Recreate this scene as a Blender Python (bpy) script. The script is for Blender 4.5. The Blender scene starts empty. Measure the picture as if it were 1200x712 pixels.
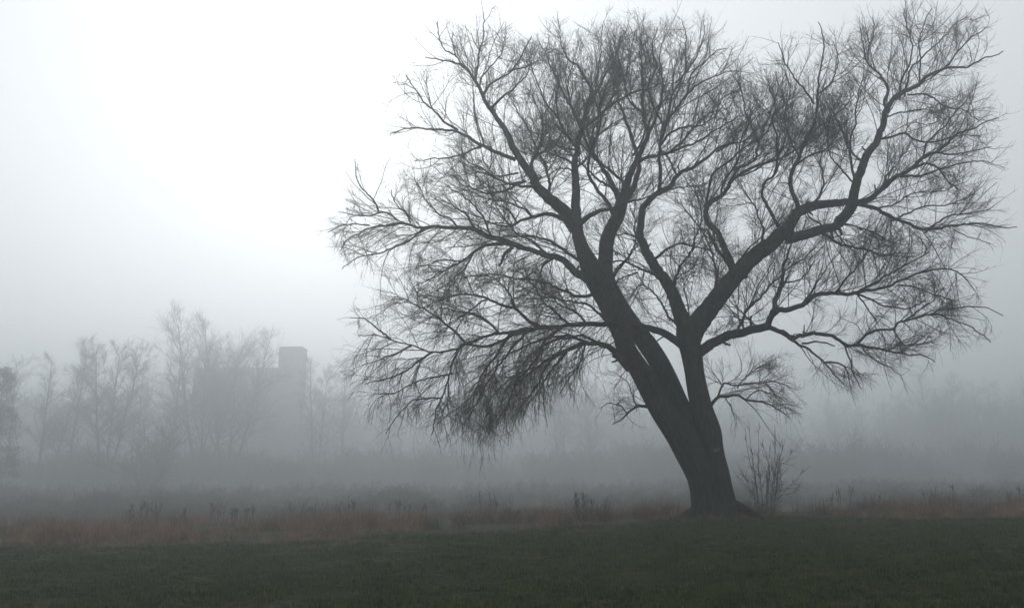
import bpy, math, random
import numpy as np
from mathutils import Vector

SC = bpy.context.scene
COL = SC.collection
rng = np.random.default_rng(11)
random.seed(11)
R = math.radians

# ------------------------------------------------------------------ camera
F_PX, PITCH, CAM_Z = 1167.0, math.atan(199.0 / 1167.0), 1.6
cd = bpy.data.cameras.new('camera')
cam = bpy.data.objects.new('camera', cd)
COL.objects.link(cam)
cd.sensor_width = 36.0
cd.lens = 35.0
cd.clip_end = 3000.0
cam.location = (0, 0, CAM_Z)
cam.rotation_euler = (math.pi / 2 + PITCH, 0, 0)
SC.camera = cam

# ------------------------------------------------------------------ light
SUN_EL, SUN_AZ = R(20.0), R(-10.0)          # azimuth measured from +Y towards +X
SUN_DIR = Vector((math.sin(SUN_AZ) * math.cos(SUN_EL), math.cos(SUN_AZ) * math.cos(SUN_EL), math.sin(SUN_EL)))
SKY_STRENGTH, SUN_STRENGTH = 0.1, 0.42
w = bpy.data.worlds.new('World')
SC.world = w
w.use_nodes = True
nt = w.node_tree
nt.nodes.clear()
N = nt.nodes.new
L = nt.links.new


def math_node(tree, op, a, b=None, clamp=False):
    n = tree.nodes.new('ShaderNodeMath')
    n.operation = op
    n.use_clamp = clamp
    for i, v in enumerate((a, b)):
        if v is None:
            continue
        if isinstance(v, (int, float)):
            n.inputs[i].default_value = v
        else:
            tree.links.new(v, n.inputs[i])
    return n.outputs[0]


sky = N('ShaderNodeTexSky')
sky.sky_type = 'NISHITA'
sky.sun_disc = False
sky.sun_elevation = SUN_EL
sky.sun_rotation = SUN_AZ
sky.air_density = 1.0
sky.dust_density = 4.0
hs = N('ShaderNodeHueSaturation')
hs.inputs['Saturation'].default_value = 0.12
L(sky.outputs[0], hs.inputs['Color'])
# overcast: brighter towards the zenith, with the sun's wide glow through the cloud
tc = N('ShaderNodeTexCoord')
sep = N('ShaderNodeSeparateXYZ')
L(tc.outputs['Generated'], sep.inputs[0])
dot = N('ShaderNodeVectorMath')
dot.operation = 'DOT_PRODUCT'
L(tc.outputs['Generated'], dot.inputs[0])
dot.inputs[1].default_value = SUN_DIR
zz = math_node(nt, 'MAXIMUM', sep.outputs[2], 0.0)
zen = math_node(nt, 'ADD', math_node(nt, 'MULTIPLY', zz, 3.4), 5.8)
gl = math_node(nt, 'MAXIMUM', dot.outputs['Value'], 0.0)
gl1 = math_node(nt, 'MULTIPLY', math_node(nt, 'POWER', gl, 3.6), 3.6)
tot = math_node(nt, 'ADD', zen, gl1)
cl = N('ShaderNodeMix')
cl.data_type = 'RGBA'
cl.blend_type = 'MULTIPLY'
cl.inputs[0].default_value = 1.0
cl.inputs[6].default_value = (0.955, 1.0, 1.03, 1)
cmb = N('ShaderNodeCombineColor')
for i in range(3):
    L(tot, cmb.inputs[i])
L(cmb.outputs[0], cl.inputs[7])
mx = N('ShaderNodeMix')
mx.data_type = 'RGBA'
mx.inputs[0].default_value = 0.92
L(hs.outputs[0], mx.inputs[6])
L(cl.outputs[2], mx.inputs[7])
bg = N('ShaderNodeBackground')
bg.inputs['Strength'].default_value = SKY_STRENGTH
L(mx.outputs[2], bg.inputs['Color'])
wo = N('ShaderNodeOutputWorld')
L(bg.outputs[0], wo.inputs['Surface'])

sd = bpy.data.lights.new('sun', 'SUN')
sun = bpy.data.objects.new('sun', sd)
COL.objects.link(sun)
sd.energy = SUN_STRENGTH
sd.angle = R(40)
sd.color = (1.0, 0.97, 0.93)
sun.rotation_euler = (-SUN_DIR).to_track_quat('-Z', 'Y').to_euler()
sun.location = (0, 0, 60)

vs = SC.view_settings
vs.view_transform = 'Standard'
vs.look = 'None'
vs.exposure = 0.0
vs.gamma = 1.0
vs.use_curve_mapping = False
cy = SC.cycles
cy.max_bounces = 8
cy.volume_bounces = 2
cy.transparent_max_bounces = 16
cy.use_denoising = True

HAZE_DENSITY, HAZE_COLOR, HAZE_G = 0.0060, (0.785, 0.825, 0.852, 1), 0.75


# ------------------------------------------------------------------ helpers
def ground_z(x, y):
    x = np.asarray(x, float)
    y = np.asarray(y, float)
    z = 0.5 * np.tanh((x - 7.0) / 20.0)
    s = np.clip((y - 41.0) / 22.0, 0, 1)
    s = s * s * (3 - 2 * s)
    z = z - 1.5 * s
    fade = np.clip(1 - (np.hypot(x, y) - 80) / 200, 0, 1)
    z = z + fade * (0.03 * np.sin(x * 0.7 + 0.5 * np.sin(y * .43)) * np.sin(y * .53 + 1.3) + 0.06 * np.sin(x * .19 + 2) * np.cos(y * .16))
    # the mound that the old tree stands on
    z = z + 0.22 * np.exp(-(((x - 7.15) / 1.9) ** 2 + ((y - 35.0) / 1.9) ** 2))
    return z


def gz(x, y):
    return float(ground_z(x, y))


def px(x, y, d):
    """world point where the line of sight through photo pixel (x, y) reaches distance d"""
    dx = (x - 600.0) / F_PX
    dz = -(y - 356.0) / F_PX
    vy = math.cos(PITCH) - dz * math.sin(PITCH)
    vz = math.sin(PITCH) + dz * math.cos(PITCH)
    k = d / vy
    return np.array((dx * k, d, CAM_Z + vz * k))


def fast_mesh(name, verts, quads=None, tris=None):
    me = bpy.data.meshes.new(name)
    verts = np.asarray(verts, np.float32).reshape(-1, 3)
    nq = 0 if quads is None else len(quads)
    ntr = 0 if tris is None else len(tris)
    me.vertices.add(len(verts))
    me.vertices.foreach_set('co', verts.ravel())
    me.loops.add(nq * 4 + ntr * 3)
    me.polygons.add(nq + ntr)
    li, st = [], []
    if nq:
        li.append(np.asarray(quads, np.int32).ravel())
        st.append(np.arange(nq, dtype=np.int32) * 4)
    if ntr:
        li.append(np.asarray(tris, np.int32).ravel())
        st.append(nq * 4 + np.arange(ntr, dtype=np.int32) * 3)
    me.loops.foreach_set('vertex_index', np.concatenate(li))
    me.polygons.foreach_set('loop_start', np.concatenate(st))
    me.update(calc_edges=True)
    me.polygons.foreach_set('use_smooth', np.ones(nq + ntr, bool))
    return me


class Geo:
    def __init__(self):
        self.v, self.q, self.t, self.n = [], [], [], 0

    def add(self, v, q=None, t=None):
        v = np.asarray(v, float).reshape(-1, 3)
        if q is not None and len(q):
            self.q.append(np.asarray(q) + self.n)
        if t is not None and len(t):
            self.t.append(np.asarray(t) + self.n)
        self.v.append(v)
        self.n += len(v)

    def tubes(self, P, Rr, sides, cap=False, rough=0.0):
        """n polylines of k points: P (n,k,3), radii (n,k)"""
        P = np.asarray(P, float)
        Rr = np.asarray(Rr, float)
        n, k, _ = P.shape
        T = np.gradient(P, axis=1)
        T /= np.linalg.norm(T, axis=2, keepdims=True) + 1e-9
        mean = P[:, -1] - P[:, 0]
        ref = np.zeros((n, 3))
        ref[np.arange(n), np.argmin(np.abs(mean), axis=1)] = 1.0
        U = np.cross(T, ref[:, None, :])
        U /= np.linalg.norm(U, axis=2, keepdims=True) + 1e-9
        V = np.cross(T, U)
        a = np.arange(sides) / sides * 2 * math.pi
        rad = Rr[:, :, None] * np.ones(sides)
        if rough:
            s = np.arange(k)[None, :, None] * 0.21
            aa = a[None, None, :]
            ph = rng.uniform(0, 6, 6)
            f = (0.45 * np.abs(np.sin(aa * 7 + 1.3 * np.sin(s * .5 + ph[0]) + ph[1])) + 0.35 * np.sin(aa * 11 + 2.0 * np.sin(s * .31 + ph[2]))
                 + 0.5 * np.sin(aa * 3 + s * .25 + ph[3]) * np.sin(s * .6 + ph[4]) + 0.6 * np.sin(aa * 2 + ph[5] + s * .13))
            rad = rad * (1 + rough * (f - .25)) 
        ring = U[:, :, None, :] * np.cos(a)[None, None, :, None] + V[:, :, None, :] * np.sin(a)[None, None, :, None]
        W = P[:, :, None, :] + ring * rad[..., None]
        idx = np.arange(n * k * sides).reshape(n, k, sides)
        q = np.stack([idx[:, :-1], np.roll(idx, -1, 2)[:, :-1], np.roll(idx, -1, 2)[:, 1:], idx[:, 1:]], -1).reshape(-1, 4)
        tr = None
        W = W.reshape(-1, 3)
        if cap:
            c0 = n * k * sides + np.arange(n)
            W = np.concatenate([W, P[:, -1] + T[:, -1] * Rr[:, -1:] * .6])
            last = idx[:, -1]
            tr = np.stack([last, np.roll(last, -1, 1), np.repeat(c0[:, None], sides, 1)], -1).reshape(-1, 3)
        self.add(W, q, tr)

    def box(self, x0, x1, y0, y1, z0, z1):
        v = [(x, y, z) for x in (x0, x1) for y in (y0, y1) for z in (z0, z1)]
        q = [(0, 1, 3, 2), (4, 6, 7, 5), (0, 4, 5, 1), (2, 3, 7, 6), (0, 2, 6, 4), (1, 5, 7, 3)]
        self.add(v, q)

    def mesh(self, name):
        return fast_mesh(name, np.concatenate(self.v), np.concatenate(self.q) if self.q else None, np.concatenate(self.t) if self.t else None)

    def build(self, name, mat, parent=None, offset=(0, 0, 0), flat=False):
        if any(offset):
            self.v = [v - np.asarray(offset, float) for v in self.v]
        me = self.mesh(name)
        if flat:
            me.polygons.foreach_set('use_smooth', np.zeros(len(me.polygons), bool))
        me.materials.append(mat)
        o = bpy.data.objects.new(name, me)
        COL.objects.link(o)
        o.parent = parent
        return o


def tag(o, label=None, cat=None, group=None, kind=None):
    if label:
        o['label'] = label
    if cat:
        o['category'] = cat
    if group:
        o['group'] = group
    if kind:
        o['kind'] = kind
    return o


def empty(name, loc, label, cat, group=None):
    o = bpy.data.objects.new(name, None)
    COL.objects.link(o)
    o.location = loc
    o.empty_display_size = 0.3
    return tag(o, label, cat, group)


def copy_tree(o, parent=None):
    c = o.copy()
    COL.objects.link(c)
    c.parent = parent
    for ch in list(o.children):
        copy_tree(ch, c)
    return c


def material(name, cols, scale=4.0, rough=0.9, bump=0.0, bump_scale=30.0, coord='Object', stretch=None, rnd=0.0, spec=0.2, transl=0.0):
    """cols: list of (position, rgb) along a noise"""
    m = bpy.data.materials.new(name)
    m.use_nodes = True
    t = m.node_tree
    b = t.nodes['Principled BSDF']
    b.inputs['Roughness'].default_value = rough
    b.inputs['Specular IOR Level'].default_value = spec
    tcn = t.nodes.new('ShaderNodeTexCoord')
    mp = t.nodes.new('ShaderNodeMapping')
    t.links.new(t.nodes.new('ShaderNodeNewGeometry').outputs['Position'] if coord == 'Position' else tcn.outputs[coord], mp.inputs[0])
    if stretch:
        mp.inputs['Scale'].default_value = stretch
    nz = t.nodes.new('ShaderNodeTexNoise')
    nz.inputs['Scale'].default_value = scale
    nz.inputs['Detail'].default_value = 6
    nz.inputs['Roughness'].default_value = 0.65
    t.links.new(mp.outputs[0], nz.inputs['Vector'])
    cr = t.nodes.new('ShaderNodeValToRGB')
    e = cr.color_ramp.elements
    while len(e) < len(cols):
        e.new(0.5)
    for el, (p, c) in zip(e, cols):
        el.position = p
        el.color = (*c, 1)
    fac = nz.outputs['Fac']
    if rnd:
        oi = t.nodes.new('ShaderNodeObjectInfo')
        fac = math_node(t, 'ADD', fac, math_node(t, 'MULTIPLY', math_node(t, 'SUBTRACT', oi.outputs['Random'], 0.5), rnd))
    t.links.new(fac, cr.inputs[0])
    t.links.new(cr.outputs[0], b.inputs['Base Color'])
    if bump:
        n2 = t.nodes.new('ShaderNodeTexNoise')
        n2.inputs['Scale'].default_value = bump_scale
        n2.inputs['Detail'].default_value = 5
        t.links.new(mp.outputs[0], n2.inputs['Vector'])
        bp = t.nodes.new('ShaderNodeBump')
        bp.inputs['Strength'].default_value = bump
        bp.inputs['Distance'].default_value = 0.05
        t.links.new(n2.outputs['Fac'], bp.inputs['Height'])
        t.links.new(bp.outputs[0], b.inputs['Normal'])
    return m


M_BARK = material('bark', [(.3, (.010, .0095, .0085)), (.5, (.027, .026, .022)), (.74, (.062, .064, .050))], 5, .95, .8, 14, stretch=(1.6, 1.6, .5))
M_TWIG = material('twig_bark', [(.35, (.042, .035, .033)), (.7, (.078, .065, .058))], 2, .85)
M_SCAR = material('bare_wood', [(.35, (.05, .05, .045)), (.6, (.19, .19, .175))], 14, .9, .4, 40)
M_FARBARK = material('far_bark', [(.35, (.04, .036, .033)), (.7, (.08, .074, .068))], 1.5, .95)
M_IVY = material('ivy_leaf', [(.3, (.022, .035, .022)), (.7, (.05, .07, .04))], 1.2, .6, rnd=.2)
M_HEDGE = material('hedge_twig', [(.3, (.04, .034, .03)), (.7, (.085, .07, .058))], .8, .95)
M_WALL = material('weathered_render', [(.3, (.2, .195, .185)), (.7, (.3, .29, .27))], 1.2, .95, .3, 8)
M_ROOF = material('roof_slate', [(.3, (.06, .06, .065)), (.7, (.1, .1, .105))], 3, .8, .3, 12)
M_GLASS = material('dark_window_glass', [(.3, (.02, .022, .025)), (.7, (.035, .037, .04))], 1, .15, spec=.5)
M_TRIM = material('stone_trim', [(.3, (.24, .235, .22)), (.7, (.34, .33, .31))], 3, .9)
M_TURF = material('turf_blade', [(.25, (.010, .022, .005)), (.43, (.027, .054, .009)), (.58, (.050, .080, .015)), (.82, (.10, .086, .032))], 1.1, .75, coord='Position', rnd=.6)
M_DEAD = material('dead_grass', [(.2, (.05, .045, .026)), (.42, (.12, .076, .050)), (.55, (.22, .128, .085)), (.8, (.34, .225, .14))], .7, .9, coord='Position', rnd=.55)
M_STALK = material('dead_stalk', [(.3, (.05, .038, .03)), (.7, (.10, .075, .055))], 3, .95)
M_LITTER = material('leaf_litter', [(.2, (.04, .026, .018)), (.8, (.12, .075, .045))], 3, .9, rnd=.5)


# ------------------------------------------------------------------ ground
def ground_material():
    m = bpy.data.materials.new('meadow_ground')
    m.use_nodes = True
    t = m.node_tree
    b = t.nodes['Principled BSDF']
    b.inputs['Roughness'].default_value = 0.95
    b.inputs['Specular IOR Level'].default_value = 0.1
    g = t.nodes.new('ShaderNodeTexCoord')
    n1 = t.nodes.new('ShaderNodeTexNoise')
    n1.inputs['Scale'].default_value = 0.45
    n1.inputs['Detail'].default_value = 8
    n2 = t.nodes.new('ShaderNodeTexNoise')
    n2.inputs['Scale'].default_value = 9.0
    n2.inputs['Detail'].default_value = 6
    for n in (n1, n2):
        t.links.new(g.outputs['Object'], n.inputs['Vector'])
    r1 = t.nodes.new('ShaderNodeValToRGB')
    e = r1.color_ramp.elements
    e[0].position, e[0].color = .35, (.018, .026, .012, 1)
    e[1].position, e[1].color = .65, (.034, .044, .02, 1)
    x = e.new(.55)
    x.color = (.04, .036, .02, 1)
    t.links.new(n1.outputs['Fac'], r1.inputs[0])
    r2 = t.nodes.new('ShaderNodeValToRGB')
    e = r2.color_ramp.elements
    e[0].position, e[0].color = .35, (.5, .45, .4, 1)
    e[1].position, e[1].color = .65, (1.2, 1.2, 1.1, 1)
    t.links.new(n2.outputs['Fac'], r2.inputs[0])
    mm = t.nodes.new('ShaderNodeMix')
    mm.data_type = 'RGBA'
    mm.blend_type = 'MULTIPLY'
    mm.inputs[0].default_value = 1
    t.links.new(r1.outputs[0], mm.inputs[6])
    t.links.new(r2.outputs[0], mm.inputs[7])
    t.links.new(mm.outputs[2], b.inputs['Base Color'])
    bp = t.nodes.new('ShaderNodeBump')
    bp.inputs['Strength'].default_value = 1
    bp.inputs['Distance'].default_value = .06
    t.links.new(n2.outputs['Fac'], bp.inputs['Height'])
    t.links.new(bp.outputs[0], b.inputs['Normal'])
    return m


u = np.linspace(-1, 1, 261)
gx = 620 * np.sinh(u * 4.2) / math.sinh(4.2)
gy = 30 + 640 * np.sinh(u * 4.2) / math.sinh(4.2)
GX, GY = np.meshgrid(gx, gy)
GV = np.stack([GX, GY, ground_z(GX, GY)], -1).reshape(-1, 3)
ii = np.arange(len(gx) * len(gy)).reshape(len(gy), len(gx))
GQ = np.stack([ii[:-1, :-1], ii[:-1, 1:], ii[1:, 1:], ii[1:, :-1]], -1).reshape(-1, 4)
G = Geo()
G.add(GV, GQ)
tag(G.build('meadow_ground', ground_material()), kind='structure')


# ------------------------------------------------------------------ the old willow: limbs read off the photograph
D0 = 35.0
TR = {}


def cr_spline(P, step):
    P = np.asarray(P, float)
    if len(P) == 2:
        n = max(3, int(np.linalg.norm(P[1, :3] - P[0, :3]) / step))
        s = np.linspace(0, 1, n)[:, None]
        return P[0] * (1 - s) + P[1] * s
    E = np.vstack([2 * P[0] - P[1], P, 2 * P[-1] - P[-2]])
    out = []
    for i in range(1, len(E) - 2):
        p0, p1, p2, p3 = E[i - 1], E[i], E[i + 1], E[i + 2]
        n = max(2, int(np.linalg.norm(p2[:3] - p1[:3]) / step))
        t = np.linspace(0, 1, n, endpoint=False)[:, None]
        out.append(0.5 * (2 * p1 + (p2 - p0) * t + (2 * p0 - 5 * p1 + 4 * p2 - p3) * t ** 2 + (3 * p1 - p0 - 3 * p2 + p3) * t ** 3))
    out.append(P[-1:])
    return np.vstack(out)


def stem(name, depths, pts):
    """pts: x, y, width triples; depth offsets interpolated along"""
    a = np.array(pts, float).reshape(-1, 3)
    d = np.interp(np.linspace(0, 1, len(a)), np.linspace(0, 1, len(depths)), depths)
    W = np.array([np.append(px(x, y, D0 + dd), wd / 2 / F_PX * (D0 + dd)) for (x, y, wd), dd in zip(a, d)])
    TR[name] = dict(parent=None, px=a[:, :2], dep=d, world=cr_spline(W, .06), style='none')


def br(name, parent, dend, w0, w1, pts, style='up', dens=1.0):
    a = np.array(pts, float).reshape(-1, 2)
    p = TR[parent]
    # depth where it leaves its parent
    best, dd = 1e9, 0
    for i in range(len(p['px']) - 1):
        A, B = p['px'][i], p['px'][i + 1]
        t = np.clip(np.dot(a[0] - A, B - A) / (np.dot(B - A, B - A) + 1e-9), 0, 1)
        q = np.linalg.norm(A + (B - A) * t - a[0])
        if q < best:
            best, dd = q, p['dep'][i] * (1 - t) + p['dep'][i + 1] * t
    seg = np.r_[0, np.cumsum(np.linalg.norm(np.diff(a, axis=0), axis=1))]
    s = seg / seg[-1]
    dep = dd + dend * s ** 1.15 + 0.25 * np.sin(s * 7 + len(TR)) * s * min(1, seg[-1] / 120)
    we = w1 if style == 'none' or name in ('F', 'F1', 'F2', 'E', 'E2', 'E3') else min(w1, 1.3)
    wd = we + (w0 - we) * (1 - s) ** (1.25 if w1 > 2 else 1.05)
    if style != 'none':
        wd = wd * np.interp(w0, [2, 12, 20], [.8, .88, .97])
    W = np.array([np.append(px(x, y, D0 + e), q / 2 / F_PX * (D0 + e)) for (x, y), e, q in zip(a, dep, wd)])
    TR[name] = dict(parent=parent, px=a, dep=dep, world=cr_spline(W, .1), style=style, dens=dens)


stem('A', [-.2, -.2, -.3, -.4, -.5], [833, 622, 40, 833, 605, 37, 827, 574, 36, 817, 544, 36, 800, 513, 33, 775, 479, 25, 753, 440, 23, 735, 410, 21, 728, 385, 24, 708, 343, 27, 695, 318, 26, 684, 296, 18, 678, 278, 15, 676, 265, 15])
stem('B', [.35, .3, .3, .2, .0], [840, 622, 40, 838, 605, 36, 830, 560, 33, 815, 513, 32, 796, 475, 24, 781, 440, 24, 763, 410, 23, 745, 385, 20, 723, 352, 18, 710, 325, 18, 710, 300, 16, 711, 283, 16, 716, 269, 15, 724, 254, 15, 728.6, 238, 14])
stem('C', [-.05, -.1, -.1, -.1], [845, 622, 42, 843, 602, 37, 838, 568, 36, 832, 528, 32, 829, 505, 31, 822, 475, 26, 814.5, 440, 23.5, 810, 412, 25, 806, 392, 26, 803, 378, 20])

# --- left big fork
br('A1', 'A', -2.0, 17, 3, [676, 268, 661, 248, 644, 233, 629.5, 218.5, 619, 204, 608.5, 191, 600, 174, 589.5, 155, 577, 134, 565, 116, 557.5, 101, 549, 84, 541, 78, 524, 74, 498, 67])
br('A1b', 'A1', .8, 4.5, 1.5, [576, 126, 587, 116, 602, 105, 616, 91, 625, 70])
br('A1c', 'A1', -.8, 4, 1.4, [565, 113, 576, 97, 595, 84, 614, 59, 623, 42])
br('A1c2', 'A1c', 1.0, 2, 1, [595, 84, 614, 80, 632, 72])
br('A1d', 'A1', .9, 3, 1.2, [561, 104, 566, 91, 577, 78, 587, 65, 590, 50])
br('A1e', 'A1', -.6, 3.4, 1.2, [557, 98, 562, 74, 564, 59, 568, 46, 566, 30, 566, 14])
br('A1e2', 'A1e', .5, 1.8, 1, [564, 60, 557, 50, 552, 40])
br('A1f', 'A1', .8, 3, 1.2, [549, 82, 534, 67, 522, 55, 517, 40, 513, 25])
br('A1g', 'A1f', -.5, 2, 1, [534, 67, 530, 50, 531, 38])
br('A1L', 'A1', -1.8, 6.5, 1.4, [604, 187, 587, 180, 572, 172, 558, 167, 536, 153, 513, 150.6, 480, 150.6, 457, 157])
br('A1L1', 'A1L', .7, 4, 1.4, [536, 152, 522, 143, 508, 130, 494, 118, 482, 100, 476, 88])
br('A1L1b', 'A1L1', -.6, 2, 1, [508, 130, 504, 112, 500, 100])
br('A1L2', 'A1L', -.8, 3.4, 1.2, [564, 171, 545, 178, 517, 185, 485, 188])
br('A1L3', 'A1', -2.4, 5, 1.6, [615, 212, 594, 220, 577, 225, 555, 222, 538, 214])
br('A1L4', 'A1', 1.8, 3.4, 1.4, [607, 203, 585, 206, 562, 202, 540, 205])
br('A1r', 'A1', 2.6, 6, 1.6, [621, 204, 625, 187, 633, 170, 634, 151, 628, 128, 622, 108])
br('A1r2', 'A1r', 1.4, 3.5, 1.4, [625, 186, 640, 178, 655, 163, 662, 145])
br('A2', 'A', .6, 13, 3, [676, 270, 674, 235, 675, 214, 676, 193, 678, 172, 681, 155, 685, 136, 688.6, 124, 692, 108, 684, 92, 676, 79, 663, 68, 657, 50, 655, 36])
br('A2r', 'A2', -1.5, 6, 2, [683, 150, 691, 144, 703, 132, 714, 121, 728, 115, 743, 108, 758, 106, 775, 98])
br('A2s', 'A2', 1.0, 5, 1.6, [687, 129, 695, 118, 705, 104, 716, 83, 724, 62, 728, 40])
br('A2s2', 'A2s', -.8, 3, 1.2, [697, 115, 698, 95, 702, 72, 703, 50, 706, 30])
br('A2s3', 'A2r', 1.5, 3, 1.2, [712, 122, 726, 100, 736, 80, 740, 55, 746, 35])
br('A2l', 'A2', 1.6, 5, 1.6, [680, 148, 674, 136, 661, 113, 650, 92, 640, 70, 632, 50])
br('A2m', 'A2', -1.8, 5, 1.6, [678, 176, 667, 163, 655, 142, 640, 121, 631, 100, 623, 78])
br('A2m2', 'A2m', -.8, 3, 1.3, [655, 142, 652, 120, 655, 98, 650, 76])
br('A2n', 'A2', -2.2, 4, 1.4, [674, 200, 670, 191, 653, 183, 640, 178, 626, 182, 610, 178])
br('A2o', 'A2', 2.0, 3, 1.4, [675, 208, 668, 199, 653, 199, 634, 208, 618, 216])
br('A2p', 'A2', 2.6, 4, 1.4, [677, 176, 663, 172, 650, 164, 636, 157, 618, 152])
br('A2q', 'A2', 3.0, 4, 1.4, [676, 196, 686, 186, 697, 168, 702, 148, 704, 124, 712, 100])
# link between the two stems, growing to the right
br('AB', 'A', -1.2, 8, 2, [678, 264, 684, 256, 691, 251, 707, 246, 725, 241, 745, 233, 768, 228])
br('N', 'A', -2.5, 7, 2, [676, 268, 664, 257, 650, 251.5, 634, 252, 617, 256.5, 602, 262, 585, 262, 566, 256, 548, 250])
br('N2', 'N', -1.5, 3.5, 1.4, [625, 254, 610, 244, 596, 236, 578, 236, 560, 230])
br('N3', 'N', 1.5, 3.5, 1.4, [606, 261, 596, 248, 582, 240, 574, 226])

# --- middle stem crown
br('B1', 'B', 1.6, 10, 3, [728.6, 240, 720, 218.5, 712, 206, 705, 193, 697, 178, 690, 162, 686, 148, 690, 125])
br('B1a', 'B', -2.0, 5, 2, [729, 228, 728, 212, 707, 195, 691, 183, 680, 170, 664, 160, 650, 146])
br('B1a2', 'B1', -3, 4.5, 1.6, [722, 222, 703, 210, 686, 195, 672, 184, 655, 172])
br('B2', 'B', .8, 10.5, 3, [728.6, 240, 733, 218, 738, 201, 746, 187, 754, 170, 761, 154, 757, 139, 753, 124, 750, 104, 752, 82, 748, 60, 752, 38])
br('B2r', 'B2', -1.6, 6, 1.8, [745, 190, 763, 183, 784, 179, 805, 173, 824, 166, 845, 152, 864, 136])
br('B2s', 'B2', 2.0, 5, 1.6, [760, 156, 770, 138, 776, 118, 778, 96, 774, 70, 778, 44])
br('B2t', 'B2', 1.4, 4, 1.5, [755, 134, 742, 120, 733, 100, 729, 80, 722, 55])
br('B2u', 'B2', -1.4, 4, 1.4, [751, 112, 764, 94, 770, 76, 766, 54, 770, 32])
br('B2v', 'B2r', 1.8, 4, 1.5, [784, 179, 800, 158, 818, 142, 836, 128, 852, 108])
br('B3', 'B', 4.0, 8, 2, [727, 245, 738, 228, 745, 205, 742, 180, 735, 150, 728, 122, 726, 92, 718, 64])
br('B3b', 'B3', 2.0, 4, 1.5, [742, 182, 755, 160, 766, 132, 784, 108, 790, 80])
br('B4', 'B', -4.0, 6, 1.6, [722, 258, 712, 236, 700, 220, 692, 200, 696, 176, 706, 150, 708, 118, 716, 88])
br('B4b', 'B4', -1.6, 4, 1.5, [698, 188, 684, 160, 672, 130, 668, 100, 672, 74])

# --- limb that climbs from the right stem to the centre
br('D', 'C', -1.2, 17, 4.5, [804, 386, 799, 372, 792, 350, 787, 337, 777, 320, 765, 306, 758, 293, 755, 280, 751.6, 267, 754, 247, 763, 234, 774, 225, 786, 219, 790.6, 208.5, 801, 200, 814, 194, 831, 183, 847, 173, 873, 164, 885, 150])
br('D1', 'D', .8, 6, 2, [772, 226, 774, 204, 773, 183, 774, 162, 778, 141, 785, 110, 798, 87, 800, 62, 802, 45, 800, 26])
br('D1b', 'D1', -1.5, 4.5, 1.4, [776, 152, 783, 138, 794, 125, 813, 102, 830, 92, 851, 87, 868, 84])
br('D1c', 'D1b', 1.2, 3, 1.2, [805, 110, 813, 84, 825, 73, 838, 60, 851, 57])
br('D1d', 'D1', 1.6, 4, 1.4, [774, 170, 785, 158, 800, 150, 818, 148, 836, 138, 850, 122])
br('D1e', 'D1', 1.0, 3, 1.2, [792, 97, 812, 74, 822, 50, 826, 30])
br('D1f', 'D1', -1.2, 3.4, 1.3, [777, 146, 768, 128, 760, 108, 764, 84, 758, 58])
br('D2', 'D', 1.4, 3.5, 1.5, [793, 206, 787, 192, 780, 180, 772, 172], 'none')
br('D3', 'D', -.8, 2.4, 1.2, [779, 223, 800, 220, 820, 219, 830, 215])
br('D4', 'D', 1.8, 3, 1.3, [840, 178, 858, 168, 866, 152, 880, 138, 884, 118])
br('DX', 'D', -1.3, 4.6, 1.6, [783, 335, 766, 324, 749, 318, 733, 310, 714, 308, 698, 312, 682, 318], 'mix')
br('DX2', 'DX', -.8, 2.8, 1.2, [747, 319, 730, 326, 722, 333, 712, 350], 'mix')
br('DY', 'D', -1.6, 3, 1.2, [754, 287, 743, 274, 730, 271, 715, 276, 700, 272])
br('DZ', 'D', 1.2, 2.4, 1, [788, 345, 797, 325, 812, 312, 830, 306], 'mix')
br('CZ', 'C', -.8, 2.2, 1, [812, 388, 806, 360, 800, 330, 796, 305], 'mix')

# --- the big right limb
br('F', 'C', -.4, 27, 17, [806, 398, 818, 378, 834, 358, 849, 338, 864, 316, 880, 302, 897, 288, 914, 275, 926, 266])
br('F1', 'F', .5, 16, 9, [922, 270, 930, 255, 940, 248, 955, 243, 975, 240, 990, 237, 1003, 236])
br('F2', 'F', -.6, 14, 11, [920, 280, 938, 278, 959, 271, 977, 266, 989, 256, 997, 246, 1001, 238])
br('G', 'F2', -.4, 14, 3, [982, 262, 992, 251, 998, 240, 1001, 226, 1005, 208, 1013, 188, 1025, 170, 1032, 153, 1040, 134, 1048, 121, 1063, 112, 1080, 102, 1091, 90, 1110, 81, 1130, 79, 1154, 69, 1176, 60])
br('G2', 'G', .9, 5, 1.5, [1041, 132, 1038, 118, 1043, 104, 1033, 86, 1017, 72, 1012, 53, 1008, 32])
br('G2b', 'G2', -.6, 2.2, 1, [1017, 72, 1018, 52, 1024, 36, 1022, 20])
br('G3', 'G', -.8, 3.6, 1.3, [1054, 117, 1059, 93, 1066, 74, 1070, 51, 1062, 28, 1060, 10])
br('G4', 'G', 1.2, 3.4, 1.2, [1060, 113, 1066, 86, 1082, 69, 1105, 42, 1119, 28, 1134, 20])
br('G5', 'G', -.5, 3, 1.2, [1078, 102, 1078, 79, 1079, 51, 1082, 35, 1092, 10])
br('G6', 'G', -1.0, 3.4, 1.2, [1093, 89, 1110, 76, 1128, 58, 1142, 44, 1156, 32])
br('G7', 'G', .8, 3, 1.2, [1064, 111, 1084, 112, 1100, 119, 1112, 126, 1130, 128, 1148, 142])
br('G8', 'G', 1.4, 2.6, 1.1, [1040, 137, 1056, 132, 1084, 129, 1105, 140])
br('G9', 'G', -1.4, 4, 1.3, [1030, 163, 1048, 159, 1063, 156, 1072, 163, 1084, 167, 1102, 164, 1125, 158, 1150, 160])
br('G9b', 'G9', .6, 2, 1, [1060, 156, 1069, 144, 1084, 146, 1100, 142])
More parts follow.
